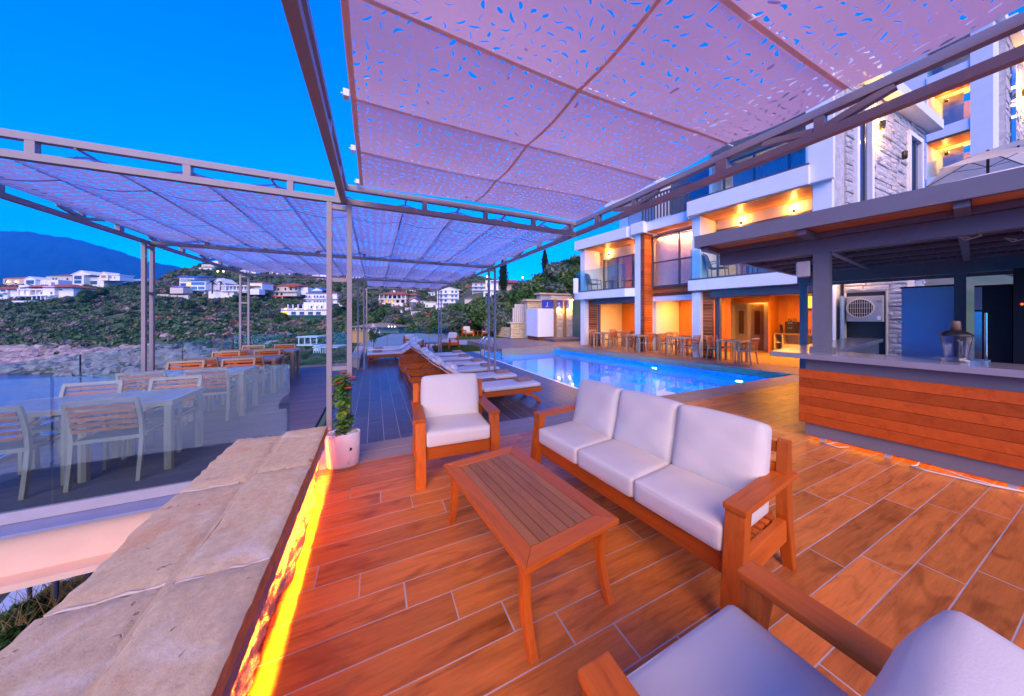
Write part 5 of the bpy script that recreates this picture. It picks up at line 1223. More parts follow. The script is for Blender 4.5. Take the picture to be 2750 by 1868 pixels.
# cabinet, showers, garden walls
cb=thing('storage_cabinet','tall white two door storage cabinet at the far end of the pool terrace','cabinet',(0,0,0))
MB().box((9.38,16.42,.22),(10.55,17.95,2.02)).build('carcass',M['white'],cb)
for k in range(2):
    d_=MB().box((9.36,16.43+.765*k,.24),(9.378,16.43+.765*k+.755,2.0)).build('door',M['white'],cb); MB().ball((9.35,17.18+(.06 if k else -.06)+.0,1.05),.02,8).build('knob',M['chrome'],d_)
MB().box((9.45,16.5,0),(10.5,17.9,.218)).build('plinth',M['cladX'],cb)
sh=thing('shower_wall','white split stone shower wall lit from above beside the hotel corner','stone wall',(0,0,0))
MB().box((10.62,16.82,.0),(12.3,17.2,2.9)).build('core',M['mortar'],sh); courses(sh,(10.62,16.82),(12.3,16.82),0,2.62,.05,M['wstone'],None,.10,.2,.5,170); MB().box((10.4,16.7,2.63),(12.35,17.25,2.70)).build('coping',M['lime'],sh)
for i,x in enumerate((10.72,11.5)):
    t=thing('shower_post','timber shower post with chrome valves, '+('nearer the white cabinet','nearer the hotel')[i],'shower post',(x,16.55,.12),0,'timber shower posts')
    bevelled(MB().box((-.09,-.07,0),(.09,.07,2.5)),'post',M['brass'],t,.01)
    for z in (.75,1.1,2.2): MB().ball((-.10,-.03,z),.025,8).build('valve',M['chrome'],t)
    MB().tube([(0,-.08,2.3),(0,-.3,2.36),(0,-.34,2.30)],.012,6).build('shower_arm',M['chrome'],t); MB().lathe([(.0001,.0),(.06,0),(.03,.03)],10,Matrix.Translation((0,-.34,2.26))).build('shower_head',M['chrome'],t)
sg=thing('shower_sign','blue mosaic sign with two white shower symbols above the white cabinet','sign',(0,0,0))
MB().box((9.9,16.72,2.05),(12.0,16.80,2.58)).build('panel',plain('blue_mosaic',(.03,.06,.42),.3,var=.5,scale=40),sg); MB().box((9.86,16.70,2.02),(12.04,16.725,2.05)).build('frame',M['greyAl'],sg); MB().box((9.86,16.70,2.58),(12.04,16.725,2.61)).build('frame',M['greyAl'],sg)
for x in (10.25,11.15):
    MB().tube([(x,16.71,2.42),(x,16.71,2.22),(x-.02,16.71,2.19),(x-.08,16.71,2.18)],.016,6).build('symbol',M['white'],sg); MB().tube([(x,16.71,2.42),(x+.05,16.71,2.45)],.016,6).build('symbol',M['white'],sg); MB().box((x-.12,16.70,2.14),(x+.08,16.714,2.155)).build('symbol',M['white'],sg)
for x in (11.1,11.95): 
    point('shower_lamp',(x,16.62,1.98),(1,.48,.08),14,.03)
point('shower_lamp',(12.2,16.6,2.5),(1,.52,.12),12,.04)
t=thing('shower_platform','low dark timber platform in front of the showers','platform',(0,0,0)); 
for k in range(9): MB().box((9.7,15.0+k*.165,0.0),(12.2,15.0+k*.165+.155,.16)).build('board',M['deck'],t)
t=thing('garden_wall','rough stone garden wall with pale coping above the white cabinet','stone wall',(0,0,0))
MB().box((9.75,18.6,0),(11.3,19.0,2.6)).build('core',M['rough'],t); courses(t,(9.75,18.6),(11.3,18.6),1.7,2.6,.06,M['rough'],None,.14,.2,.5,60); MB().box((9.6,18.4,2.6),(11.4,19.1,2.72)).build('coping',M['lime'],t)
t=thing('upper_garden_pier','square stone pier with pale slab top behind the shower sign','stone pier',(0,0,0)); MB().box((11.2,19.2,0),(13.6,19.8,3.15)).build('core',M['wstone'],t); MB().box((11.0,19.0,3.15),(13.8,19.9,3.27)).build('coping',M['lime'],t)
t=thing('slat_fence','cream vertical slat fence on a low stone wall','fence',(0,0,0)); a=Vector((*pz(1377,908,-.1),0)); b_=Vector((*pz(1413,908,-.1),0)); n=7
for k in range(n):
    p=a.lerp(b_,k/n); q=a.lerp(b_,(k+.85)/n); MB().prism([(p.x,p.y),(q.x,q.y),(q.x+.03,q.y+.1),(p.x+.03,p.y+.1)],1.12,2.15+.28*(k>0)).build('slat',M['cream'],t)
MB().prism([(a.x-.2,a.y),(b_.x+.1,b_.y),(b_.x+.1,b_.y+.5),(a.x-.2,a.y+.5)],1.0,1.11).build('ledge',M['cream'],t); courses(t,(a.x-.15,a.y+.05),(b_.x+.1,b_.y+.05),-.1,.98,.05,M['rough'],None,.16,.2,.5,60)
t=thing('retaining_wall','low rough stone retaining wall behind the yucca and far lawn chairs','stone wall',(0,0,0)); a=pz(1338,904,-.26); b_=pz(1378,908,-.26)
courses(t,(a[0],a[1]+.6),(b_[0],b_[1]+.6),-.26,.62,.08,M['rough'],None,.16,.2,.5,120); MB().prism([(a[0],a[1]+.62),(b_[0],b_[1]+.62),(b_[0],b_[1]+1.2),(a[0],a[1]+1.2)],-.3,.60).build('core',M['mortar'],t)
t=thing('balcony_screen','small grey white slatted screen at the hotel corner over the garden','screen',(0,0,0))
for k in range(5): p=at(1541+2.6*k,15.4); MB().box((p.x-.02,p.y-.02,2.72),(p.x+.02,p.y+.02,3.5)).build('slat',M['white'],t)
p=at(1541,15.42); q=at(1553,15.42); MB().bar((p.x,p.y,2.76),(q.x,q.y,2.76),.02,.04).build('rail',M['white'],t); MB().bar((p.x,p.y,3.3),(q.x,q.y,3.3),.02,.04).build('rail',M['white'],t)
# yuccas, oleander, potted flower, rusty pole
def yucca(loc,label,h_,s=1,rz=0,first=[None]):
    if first[0] is None:
        t=thing('yucca',label,'yucca plant',loc,rz,'yuccas in the garden'); MB().tube([(0,0,-.6),(.02,.01,.2),(.0,.0,.75)],[.05,.045,.05],8).build('trunk',m_bark,t)
        mb=MB()
        for k in range(70):
            a=random.uniform(0,2*pi); e=random.uniform(-.5,1.4); L=random.uniform(.35,.5); p=Vector((0,0,.75)); d=Vector((cos(a)*cos(e),sin(a)*cos(e),sin(e))); s_=d.cross(Vector((0,0,1))).normalized()*.022; q=p+d*L*.6; r_=p+d*L-Vector((0,0,.06+.05*cos(e)))
            mb.poly([p-s_*.6,p+s_*.6,q+s_,q-s_,r_],[(0,1,2,3),(3,2,4)])
        mb.build('rosette',plain('yucca_leaf',(.16,.22,.045),.5,var=.35,scale=3),t); first[0]=t
    else: t=dup(first[0],loc,rz,label,'yuccas in the garden')
    t.scale=(s,s,s*h_); return t
yucca((*pz(1164,893,-.26)[:2],-.1),'yucca beside the rusty pole behind the glass fence',1.0,1.2); yucca((*pz(1198,897,-.2)[:2],-.1),'yucca at the end of the lawn glass fence',1.0,1.15,2); yucca((*pz(1363,900,-.26)[:2],-.15),'yucca in front of the low stone wall by the far lawn chairs',1.0,1.15,4)
o=MB().tube([(*pz(1153,897,-.3),-.5),(*pz(1153,897,-.3),1.95)],.05,8).build('rusty_pole',plain('rust',(.20,.07,.03),.9)); tag(o,'rusty vertical pole behind the lawn glass fence','pole')
pf=thing('white_flower_plant','tall potted plant with white flowers by the far glass fence','flowering plant',(*pz(1003,945,ZL),ZL))
MB().tube([(0,0,0),(.02,0,.6),(0,.03,1.2)],[.02,.018,.01],6).build('stem',m_bark,pf); V,F,T=leafcloud([((0,0,.75),(.16,.16,.3),.5),((0,0,1.05),(.25,.25,.22),.55)],160,.05,5); npmesh('leaves',V,F,m_fol,pf,False,T)
V,F,T=leafcloud([((-.12,0,1.15),(.14,.12,.14),.5),((.15,.0,1.05),(.14,.14,.12),.5),((.02,-.05,1.3),(.12,.12,.1),.5)],40,.05,6,asp=.8); npmesh('blossom',V,F,plain('white_petal',(.75,.72,.72),.6),pf,False,T)
ol=bush('oleander','tall oleander with pink blossom behind the far lawn chairs','flowering shrub',(*pz(1268,893,-.2)[:2],-.25),1.25,77,sz=1.25); V,F,T=leafcloud([((.3*cos(k*1.1),.35*sin(k*1.1)-.3,.55+.09*k),(.17,.17,.13),.5) for k in range(6)],45,.045,8,asp=.9); npmesh('blossom',V,F,plain('pink_petal',(.62,.16,.30),.6),ol,False,T)
o2=bush('oleander','small pink oleander tuft above the slatted fence near the garden wall','flowering shrub',at(1400,23.5,py=830),.55,77)
sp=[(1188,868,31,1.8),(1222,858,27,1.7),(1262,842,33,2.3),(1306,846,29,2.1),(1345,852,27,1.7),(1385,842,31,1.9),(1300,822,40,2.6),(1350,806,36,2.6),(1398,800,34,2.5),(1440,790,36,2.7),(1482,782,36,2.4),(1522,758,38,2.8),(1556,742,38,2.8),(1500,728,48,3.3),(1548,712,50,3.4),(1452,760,48,3.2),(1404,776,52,3.2),(1240,838,44,2.5),(1420,828,29,2.0),(1150,882,36,1.9),(1465,815,30,2.0),(1120,892,42,2.2),(1326,868,26,1.2)]
nm=['below the lawn fence','behind the near lawn chair','behind the pink oleander','right of the pink oleander','behind the far lawn chairs','left of the slatted fence','below the red roofed villa','below the cypress foot','right of the cypress foot','above the garden wall','above the shower sign','left of the hotel balcony','touching the hotel corner','on the crest between cypress and hotel','on the crest against the hotel corner','under the second cypress','between the two cypresses','below the red roof houses','behind the stone garden wall','at the left foot of the garden slope','behind the white cabinet','beyond the lawn fence, lowest','low among the far lawn chairs']
for i,(px,py_,d,s) in enumerate(sp):
    p=at(px,d,py=py_); bush('shrub',('dense dark green','grey green','loose leafy')[i%3]+' shrub on the garden slope '+nm[i],'shrub',(p.x,p.y,p.z-s*.45),s,(101,102,103)[i%3],m_olive if i%3==1 else m_fol,'shrubs on the garden slope',rz=i*1.3)
def cypress(label,px,pyb,d,h_,r_,seed):
    p=at(px,d,py=pyb); t=thing('cypress_tree',label,'cypress',p,0,'cypresses on the slope'); bl=[]
    for k in range(26):
        f_=k/25; rr=r_*(.55+1.1*f_ if f_<.3 else 1.0-.9*((f_-.3)/.7)**1.6)*1.0; a=k*2.4; bl.append(((.25*rr*cos(a),.25*rr*sin(a),h_*(.06+.92*f_)),(rr*.85,rr*.85,h_*.075),random.uniform(.2,.8)))
    V,F,T=leafcloud(bl,260,.17,seed,asp=.35); stuff(npmesh('crown',V,F,m_pine,t,False,T)); MB().tube([(0,0,-1),(0,0,h_*.3)],[.16,.12],8).build('trunk',m_bark,t)
cypress('tall dark cypress rising behind the right pergola post',1352,784,62,7.6,1.15,3); cypress('slimmer cypress on the crest against the sky, near the hotel',1463,735,66,5.6,.80,4)
# ================================================================ the bay: hills, sea, mountain, haze
cols=[(-2400,[(20,-14.6),(80,-14.3),(95,-11),(140,1),(200,18),(320,26)]),
 (0,[(20,-14.6),(79,-14.4),(82,-13.6),(95,-11.2),(105,-9.9),(140,1.2),(165,9),(185,12.7),(200,18.5),(215,22.5),(330,26)]),
 (200,[(20,-14.6),(76,-14.4),(79,-13.6),(90,-10.5),(100,-8),(140,3),(165,11),(185,17.5),(205,21.5),(330,26)]),
 (400,[(20,-14.6),(73,-14.4),(76,-13.5),(85,-10.3),(95,-8),(130,1.2),(165,12),(190,19.5),(215,25),(330,28)]),
 (480,[(20,-14.6),(70,-14.4),(73,-13.5),(82,-9.9),(92,-8.4),(130,1.2),(170,13.5),(200,25.5),(230,36.5),(330,40)]),
 (560,[(20,-14.6),(66,-14.4),(70,-13.5),(80,-10.2),(90,-8.8),(130,-.4),(170,11.5),(210,28),(240,43),(330,48)]),
 (640,[(20,-14.6),(58,-14.4),(66,-13.0),(75,-9.9),(85,-9.3),(130,-2),(170,11.5),(215,30),(250,46),(330,52)]),
 (760,[(18,-9),(40,-12),(55,-10),(70,-8.4),(90,-7.8),(130,-3.8),(170,7.3),(220,28),(260,48),(330,56)]),
 (900,[(15,-4),(40,-6.2),(60,-6.4),(80,-5.4),(110,-5.2),(150,-.9),(190,12.5),(230,29),(270,50),(330,58)]),
 (1050,[(15,-3),(35,-4.6),(50,-5),(70,-4.6),(110,-3.2),(150,3.6),(190,14.8),(230,29),(270,45),(330,56)]),
 (1200,[(15,-2),(30,-2.8),(45,-3.6),(70,-3.2),(110,-.6),(150,5.4),(190,14.8),(230,27.5),(270,42),(330,50)]),
 (1280,[(15,-1.5),(24,-1.2),(28,-.6),(45,.6),(70,3.6),(110,8.6),(150,15),(190,23.5),(230,30),(330,40)]),
 (1380,[(15,-1.5),(24,-1.2),(27,-.4),(40,1.4),(55,4),(75,7),(110,11.5),(150,16.5),(230,25),(330,28)]),
 (1480,[(15,-1.5),(23,-1.2),(27,.2),(38,3),(48,6),(60,9),(80,12.4),(110,16),(330,30)]),
 (1560,[(15,-1.5),(22,-1.2),(26,.2),(35,4),(44,7.6),(55,11),(75,15),(110,20),(330,36)]),
 (1800,[(15,-1.5),(30,-1.2),(34,3),(44,7.6),(55,11),(75,15),(110,20),(330,36)]),
 (5200,[(15,-1.5),(34,-1.2),(40,5),(55,9),(75,15),(110,20),(330,36)])]
DG=np.unique(np.round(np.concatenate([np.arange(15,60,2.5),np.arange(60,140,2.2),np.arange(140,335,4)]),2))
PX=np.array([c[0] for c in cols],float); ZT=np.array([np.interp(DG,[a for a,_ in c[1]],[b for _,b in c[1]]) for c in cols])
def zter(px,d):
    """height of the ground for azimuth px and depth d (arrays allowed)"""
    px=np.atleast_1d(np.asarray(px,float)); d=np.atleast_1d(np.asarray(d,float))
    i=np.clip(np.searchsorted(PX,px)-1,0,len(PX)-2); f_=np.clip((px-PX[i])/(PX[i+1]-PX[i]),0,1); f_=f_*f_*(3-2*f_)
    za=np.array([np.interp(dd,DG,ZT[k]) for k,dd in zip(i,d)]); zb_=np.array([np.interp(dd,DG,ZT[k+1]) for k,dd in zip(i,d)])
    x=(px-1375)/800*d
    return za*(1-f_)+zb_*f_ + np.clip((d-60)/80,0,1)*(.9*np.sin(x*.11+d*.07)+.6*np.sin(x*.23-d*.16+1))*.8
pxs=np.concatenate([np.arange(-2400,-200,200),np.arange(-200,1800,16),np.arange(1800,5300,200)])
GX,GD=np.meshgrid(pxs,DG,indexing='ij'); gz=zter(GX.ravel(),GD.ravel()); t_=(GX.ravel()-1375)/800; gd=GD.ravel()
V=np.stack([gd*(_c*t_+_s),gd*(_c-_s*t_),gz],1); m_=len(DG)
F=np.array([(i*m_+j,(i+1)*m_+j,(i+1)*m_+j+1,i*m_+j+1) for i in range(len(pxs)-1) for j in range(m_-1)])
m_hill,nt,b=mat('hillside_earth'); L=nt.links; v=coords(nt,(1,1,1)); n_=N(nt,'ShaderNodeTexNoise',i_Scale=.12,i_Detail=8,i_Roughness=.7); L.new(v,n_.inputs['Vector'])
r_=ramp(nt,[(.3,(.045,.085,.03)),(.52,(.08,.12,.05)),(.66,(.17,.13,.09)),(.8,(.30,.24,.20))]); L.new(n_.outputs[0],r_.inputs[0]); L.new(r_.outputs[0],b.inputs['Base Color']); b.inputs['Roughness'].default_value=.95
struct(npmesh('hillside',V,F,m_hill,None,True))
# sea
m_sea,nt,b=mat('sea_water'); L=nt.links; b.inputs['Base Color'].default_value=(.008,.09,.26,1); b.inputs['Roughness'].default_value=.12; v=coords(nt,(1,1,1)); n_=N(nt,'ShaderNodeTexNoise',i_Scale=.5,i_Detail=7); L.new(v,n_.inputs['Vector']); bp=N(nt,'ShaderNodeBump',i_Strength=.5,i_Distance=.6); L.new(n_.outputs[0],bp.inputs['Height']); L.new(bp.outputs[0],b.inputs['Normal'])
struct(MB().poly([(-9000,-9000,-14),(9000,-9000,-14),(9000,9000,-14),(-9000,9000,-14)],[(0,1,2,3)]).build('sea',m_sea))
# mountain across the water
cr_=[(-2500,640),(-1200,590),(-500,596),(-200,606),(0,614),(90,620),(178,634),(247,649),(331,676),(395,697),(428,706),(476,713),(540,726),(640,752),(800,800),(1000,846)]
mp=np.concatenate([np.arange(-2500,-300,80),np.arange(-300,1000,12)]); D0=3000.; V=[];rows=26
for px in mp:
    zc=1.55-(np.interp(px,[c[0] for c in cr_],[c[1] for c in cr_])-848)*D0/800
    for k in range(rows):
        f_=k/(rows-1); d=2100+f_*1300; s_=min(1,f_*1300/900); prof=(s_**1.25) if d<=3000 else 1-.5*((d-3000)/400)
        t=(px-1375)/800; z=-15+(zc+15)*prof*(1 if d!=3000 else 1)+ (14*math.sin(px*.05+k)+9*math.sin(px*.13-2*k)+6*math.sin(px*.31+k*1.7))*min(1,3*f_)*(.35 if d>2850 else 1)
        V.append((d*(_c*t+_s),d*(_c-_s*t),z))
F=np.array([(i*rows+j,(i+1)*rows+j,(i+1)*rows+j+1,i*rows+j+1) for i in range(len(mp)-1) for j in range(rows-1)])
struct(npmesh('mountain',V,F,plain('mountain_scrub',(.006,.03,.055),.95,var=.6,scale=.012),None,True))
# air
m_air=bpy.data.materials.new('haze_air'); m_air.use_nodes=True; nt=m_air.node_tree; nt.nodes.clear(); oo=nt.nodes.new('ShaderNodeOutputMaterial'); pv=nt.nodes.new('ShaderNodeVolumePrincipled'); pv.inputs['Color'].default_value=(.0,.40,1,1); pv.inputs['Density'].default_value=HAZE; pv.inputs['Anisotropy'].default_value=0
nt.links.new(pv.outputs[0],oo.inputs['Volume'])
if HAZE: stuff(MB().box((-7000,-3000,-18),(7000,4600,930)).build('haze',m_air))
# scrub: many small bushes, one mass
ns=9000; rs=np.random.default_rng(5); P_=[]; 
def tmpl(seed,n):
    r=random.Random(seed); bl=[((r.uniform(-.45,.45),r.uniform(-.45,.45),r.uniform(.1,.5)),(.55,.55,.45),.5) for _ in range(3)]
    return leafcloud(bl,n,.26,seed,asp=.7)
TM=[tmpl(s,22) for s in (1,2,3,4)]
m_scrub=foliage('scrub_leaf',[(0,(.035,.075,.030)),(.25,(.06,.13,.04)),(.45,(.11,.19,.06)),(.60,(.17,.21,.12)),(.75,(.27,.21,.18)),(.88,(.36,.20,.15)),(1,(.42,.18,.09))],trans=.15)
Vs=[];Fs=[];Ts=[];off=0
pxr=rs.uniform(-260,1330,ns*2); dr=70+(rs.random(ns*2)**.8)*190; zz=zter(pxr,dr); cnt=0; ztab=[]
for px,d,z in zip(pxr,dr,zz):
    if z<-9.6+1.2*math.sin(px*.03) or cnt>=ns: continue
    if px>1230 and d<150: continue
    if px<640 and d>190 and z>30: pass
    cnt+=1; Vt,Ft,Tt=TM[cnt%4]; s=(.8+1.5*rs.random()**1.5)*(1 if d>95 else .8); a=rs.uniform(0,6.28); t=(px-1375)/800
    cl=.5+.5*math.sin(px*.012+2)*math.sin(d*.07+1); tone=np.clip(rs.normal(.30,.13)+(.42 if rs.random()<.20+.18*cl else 0),0,1)
    R_=np.array([[cos(a),-sin(a),0],[sin(a),cos(a),0],[0,0,1]]); Vp=(Vt@R_.T)*np.array([s*1.2,s*1.2,s*1.25])+np.array([d*(_c*t+_s),d*(_c-_s*t),z-.1*s])
    Vs.append(Vp);Fs.append(Ft+off);Ts.append(np.clip(tone+(Tt-.5)*.5,0,1)); off+=len(Vt)
stuff(npmesh('hillside_scrub',np.concatenate(Vs),np.concatenate(Fs),m_scrub,None,False,np.concatenate(Ts)))
# nearer scrub below the fences
Vs=[];Fs=[];Ts=[];off=0; TN=[leafcloud([((random.uniform(-.4,.4),random.uniform(-.4,.4),random.uniform(.1,.6)),(.5,.5,.4),.5) for _ in range(5)],110,.085,s,asp=.5) for s in (11,12,13)]
for k in range(620):
    px=rs.uniform(690,1235); d=rs.uniform(17.5,72)
    if px<900 and d<24: continue
    if px>1090 and d<27: continue
    z=float(zter(px,d)[0]); Vt,Ft,Tt=TN[k%3]; s=rs.uniform(.7,1.5); a=rs.uniform(0,6.28); t=(px-1375)/800
    tone=np.clip(rs.normal(.5,.14),0,1); R_=np.array([[cos(a),-sin(a),0],[sin(a),cos(a),0],[0,0,1]]); Vp=(Vt@R_.T)*s+np.array([d*(_c*t+_s),d*(_c-_s*t),z-.1])
    Vs.append(Vp);Fs.append(Ft+off);Ts.append(np.clip(tone+(Tt-.5)*.5,0,1)); off+=len(Vt)
stuff(npmesh('slope_scrub',np.concatenate(Vs),np.concatenate(Fs),foliage('slope_leaf',[(0,(.05,.09,.04)),(.5,(.12,.19,.08)),(.8,(.2,.24,.13)),(1,(.28,.22,.16))]),None,False,np.concatenate(Ts)))
# shore rocks
def rock(mb,c,s,r):
    n=9; pr=[]; ph=[r.uniform(0,6.28) for _ in range(4)]; sx,sy,sz=s*r.uniform(.8,1.6),s*r.uniform(.8,1.3),s*r.uniform(.45,.8); vs=[]
    for i in range(6):
        el=-.6+i*(2.17/5)
        for k in range(n):
            a=2*pi*k/n; q=1+.22*math.sin(2*a+ph[0]+el)+.15*math.sin(3*a+ph[1])+r.uniform(-.13,.13)
            rr=max(.02,cos(el)); vs.append((c[0]+sx*q*rr*cos(a),c[1]+sy*q*rr*sin(a),c[2]+sz*math.sin(el)*(1+r.uniform(-.12,.12))))
    fs=[(i*n+k,i*n+(k+1)%n,(i+1)*n+(k+1)%n,(i+1)*n+k) for i in range(5) for k in range(n)]+[tuple(5*n+k for k in range(n))]
    mb.poly(vs,fs,None,False)
mb=MB(); r=random.Random(3)
for k in range(1300):
    px=r.uniform(-200,740); f_=r.random(); d0=np.interp(px,[-200,0,400,560,640,740],[80,81,75,69,63,54]); d=d0+f_*np.interp(px,[-200,0,300,640,740],[20,24,18,24,22]); z=float(zter(px,d)[0]); t=(px-1375)/800
    rock(mb,(d*(_c*t+_s),d*(_c-_s*t),z+.1),(.35+1.7*r.random()**2.2),r)
for k in range(40):
    px=r.uniform(300,760); d=r.uniform(95,150); z=float(zter(px,d)[0]); t=(px-1375)/800; rock(mb,(d*(_c*t+_s),d*(_c-_s*t),z+.1),r.uniform(.6,1.5),r)
stuff(mb.build('shore_rocks',M['rock']))
# ================================================================ villas on the hill
def dist_for(px,py):
    dd=np.arange(60,325,1.); zz=zter(np.full(len(dd),px),dd); pp=848+800*(1.55-zz)/dd; ok=np.where(pp<=py)[0]
    return float(dd[ok[0]]) if len(ok) else 300.
class Villa:
    """a house placed by survey: x = metres right of its left edge, y = metres deep, z = metres above its foot"""
    def __init__(s,label,px0,px1,pyb,d=None,name='villa',cat='house',rz=0,group='houses on the hillside'):
        s.d=d or dist_for((px0+px1)/2,pyb); p=at(px0,s.d,py=pyb); s.k=s.d/800; s.w=(px1-px0)*s.k
        s.t=thing(name,label,cat,p,-_th+rz,group); s.pyb=pyb; s.px0=px0
    def X(s,px): return (px-s.px0)*s.k
    def Zp(s,py): return (s.pyb-py)*s.k
    def block(s,px0,px1,py1,py0,m,y0=0,dep=None,name='wall'):
        a,b=s.X(px0),s.X(px1); dep=dep or max(4,(b-a)*.6)
        return MB().box((a,y0,s.Zp(py1)-(4 if py1>=s.pyb and name in ('wall','green_base','terrace','rubble_wall') and s.d>70 else 0)),(b,y0+dep,s.Zp(py0))).build(name,m,s.t)
    def hip(s,px0,px1,py1,py0,m,y0=-.6,dep=None):
        a,b=s.X(px0),s.X(px1); dep=dep or max(5,(b-a)*.6+1.2); z0,z1=s.Zp(py1),s.Zp(py0); q=min((b-a)*.35,dep*.45)
        return MB().poly([(a,y0,z0),(b,y0,z0),(b,y0+dep,z0),(a,y0+dep,z0),(a+q,y0+dep/2,z1),(b-q,y0+dep/2,z1)],[(3,2,1,0),(0,1,5,4),(1,2,5),(2,3,4,5),(3,0,4)]).build('roof',m,s.t)
    def gable(s,px0,px1,py1,py0,m,y0=-.3,dep=8):
        a,b=s.X(px0),s.X(px1); z0,z1=s.Zp(py1),s.Zp(py0); c_=(a+b)/2
        MB().poly([(a+.3,y0+.25,z0),(b-.3,y0+.25,z0),(c_,y0+.25,z1-.1)],[(0,1,2)]).build('gable',M['white'],s.t)
        return MB().poly([(a,y0,z0),(c_,y0,z1),(b,y0,z0),(a,y0+dep,z0),(c_,y0+dep,z1),(b,y0+dep,z0),(a,y0,z0+.35),(c_,y0,z1+.35),(b,y0,z0+.35),(a,y0+dep,z0+.35),(c_,y0+dep,z1+.35),(b,y0+dep,z0+.35)],[(0,1,7,6),(1,2,8,7),(6,7,10,9),(7,8,11,10),(0,3,4,1),(1,4,5,2),(0,6,9,3),(2,5,11,8)]).build('roof',m,s.t)
    def win(s,px0,px1,py1,py0,m=None,y0=0,frame=True):
        a,b=s.X(px0),s.X(px1); z0,z1=s.Zp(py1),s.Zp(py0)
        if frame:
            f_=MB().box((a-.12,y0-.12,z0-.12),(b+.12,y0-.01,z1+.12)).build('window',M['white'],s.t)
            return MB().box((a,y0-.15,z0),(b,y0-.125,z1)).build('pane',m or M['blueglass'],f_)
        return MB().box((a,y0-.15,z0),(b,y0-.02,z1)).build('opening',m or M['blueglass'],s.t)
    def grid(s,pxs,pys,wpx,hpx,m=None,y0=0,lit=()):
        for i,px in enumerate(pxs):
            for j,py in enumerate(pys): s.win(px,px+wpx,py,py-hpx,M['litwin'] if (i,j) in lit else m,y0)
    def cols(s,px0,px1,py1,py0,n,y0=-1.8,m=None,r=.18):
        for k in range(n): x=s.X(px0+(px1-px0)*k/(n-1)); MB().box((x-r,y0,s.Zp(py1)),(x+r,y0+2*r,s.Zp(py0))).build('column',m or M['white'],s.t)
    def slab(s,px0,px1,py1,py0,m,y0=-2,dep=3,name='terrace'): return s.block(px0,px1,py1,py0,m,y0,dep,name)
wh,crm,red=M['white'],M['cream'],M['redroof']; peach=plain('peach_render',(.55,.40,.30),.8); solar=plain('solar_panel',(.05,.16,.34),.25)
v=Villa('peach house with red hip roof and lit terrace lamps on the far left ridge',8,66,764); v.block(8,66,764,747,peach); v.hip(5,68,747,741,red); v.win(14,20,758,750); v.win(40,46,762,752); 
for px in (25,47): MB().ball((v.X(px),-1.0,v.Zp(756)),.55,8).build('lamp_globe',M['farlamp'],v.t)
v=Villa('white gabled house with one wide dark window right of the peach house',64,145,770); v.block(64,95,770,751,wh,0,9); v.block(95,145,768,750,wh,2,8); v.gable(62,97,751,743,wh); v.win(71,92,762,752)
v=Villa('cream ridge house with a red hip roof above the white terraces',123,195,764); v.block(124,194,764,741,crm); v.hip(121,196,741,734,red); v.grid([141,149,179],[752],5,7); v.slab(146,190,762,757,wh,-1.5,2,'balcony')
v=Villa('large white modern villa with twin gables and grey glazing on the ridge',193,312,772); v.block(195,225,772,738,wh,0,10); v.block(225,262,772,742,wh,3,9); v.gable(192,246,738,727,wh,-.4,12); v.block(262,284,752,738,wh,1,8); v.block(284,311,752,738,wh,2,7); v.gable(258,288,739,730,wh,.6,8); v.slab(282,312,738,735,wh,1.5,8,'roof_slab'); v.win(200,220,750,740); v.win(267,279,745,738,M['panelwood'],1); v.grid([286,296],[746],3,4,None,2); v.win(200,219,761,752); v.win(226,244,762,752,None,3)
v=Villa('small white gable house in front of the twin gabled villa',244,300,765); v.block(245,270,765,748,wh,0,7); v.gable(243,272,748,743,wh,-.3,7); v.block(270,300,763,749,wh,2,6); v.win(252,263,761,754)
v=Villa('large front villa with red roof, arcade and one yellow lit room at far left',48,192,806); v.block(50,78,806,765,wh,0,8); v.block(78,118,806,768,wh,2,9); v.block(118,150,806,768,wh,-.5,10); v.block(150,190,800,772,wh,1,9); v.hip(72,196,771,761,red,-1.5,12); v.grid([80,93,106],[777],7,6,None,2); v.win(54,72,776,771); v.slab(50,120,778,775,wh,-.6,3,'cornice'); v.cols(52,116,793,778,5,-.6); v.win(93,105,790,782,M['litwin'],1.9); v.slab(50,150,796,792,wh,-2,3,'balcony'); v.grid([55,70,85],[803],9,7); v.grid([113,140],[790],5,7,M['bluepaint'],-.5); v.win(152,160,779,775,None,1); v.block(115,122,768,756,wh,2,1.4,'chimney'); v.cols(105,140,806,794,4,-2.5); v.slab(100,142,795,793,wh,-2.8,3,'pergola_roof')
v=Villa('white terraced house with a red roof cut by the left edge of the photo',-40,50,806); v.block(-40,20,806,777,wh,0,9); v.block(20,50,806,775,wh,1,8); v.hip(-45,52,776,768,red,-1,11); v.win(2,16,783,778); v.win(-20,-4,783,778); v.slab(-40,20,788,785,wh,-1.5,2.5,'balcony'); v.grid([20,35],[802],9,6,None,1); v.grid([0],[797],8,6)
v=Villa('long white terrace with a blue pool edge in front of the far left villas',54,125,812,name='pool_terrace_house',cat='terrace'); v.block(54,118,812,808,wh,-3,4,'wall'); v.block(60,112,809,807.5,plain('tiny_pool',(.1,.5,.9),.1),-2.5,3,'pool')
v=Villa('low rubble walls and a small white hut with a mast on the left ridge',315,385,768,name='ridge_hut',cat='hut'); v.block(345,366,753,748,wh,2,4); v.block(368,372,753,745,wh,2,2,'tank'); v.block(376,380,753,745,wh,2,2,'tank'); v.block(270,350,772,764,M['rough'],0,2,'rubble_wall'); MB().box((v.X(374),2,v.Zp(755)),(v.X(374.7),2.3,v.Zp(735))).build('mast',M['greyAl'],v.t)
v=Villa('twin gabled modern villa with blue solar roofs and lit upper rooms',470,588,794); v.block(472,512,794,743,wh,2,9); v.block(512,552,794,752,wh,0,10); v.block(552,588,778,758,plain('lilac_wall',(.55,.52,.60),.8),4,9); v.gable(552,588,760,746,wh,3.5,9)
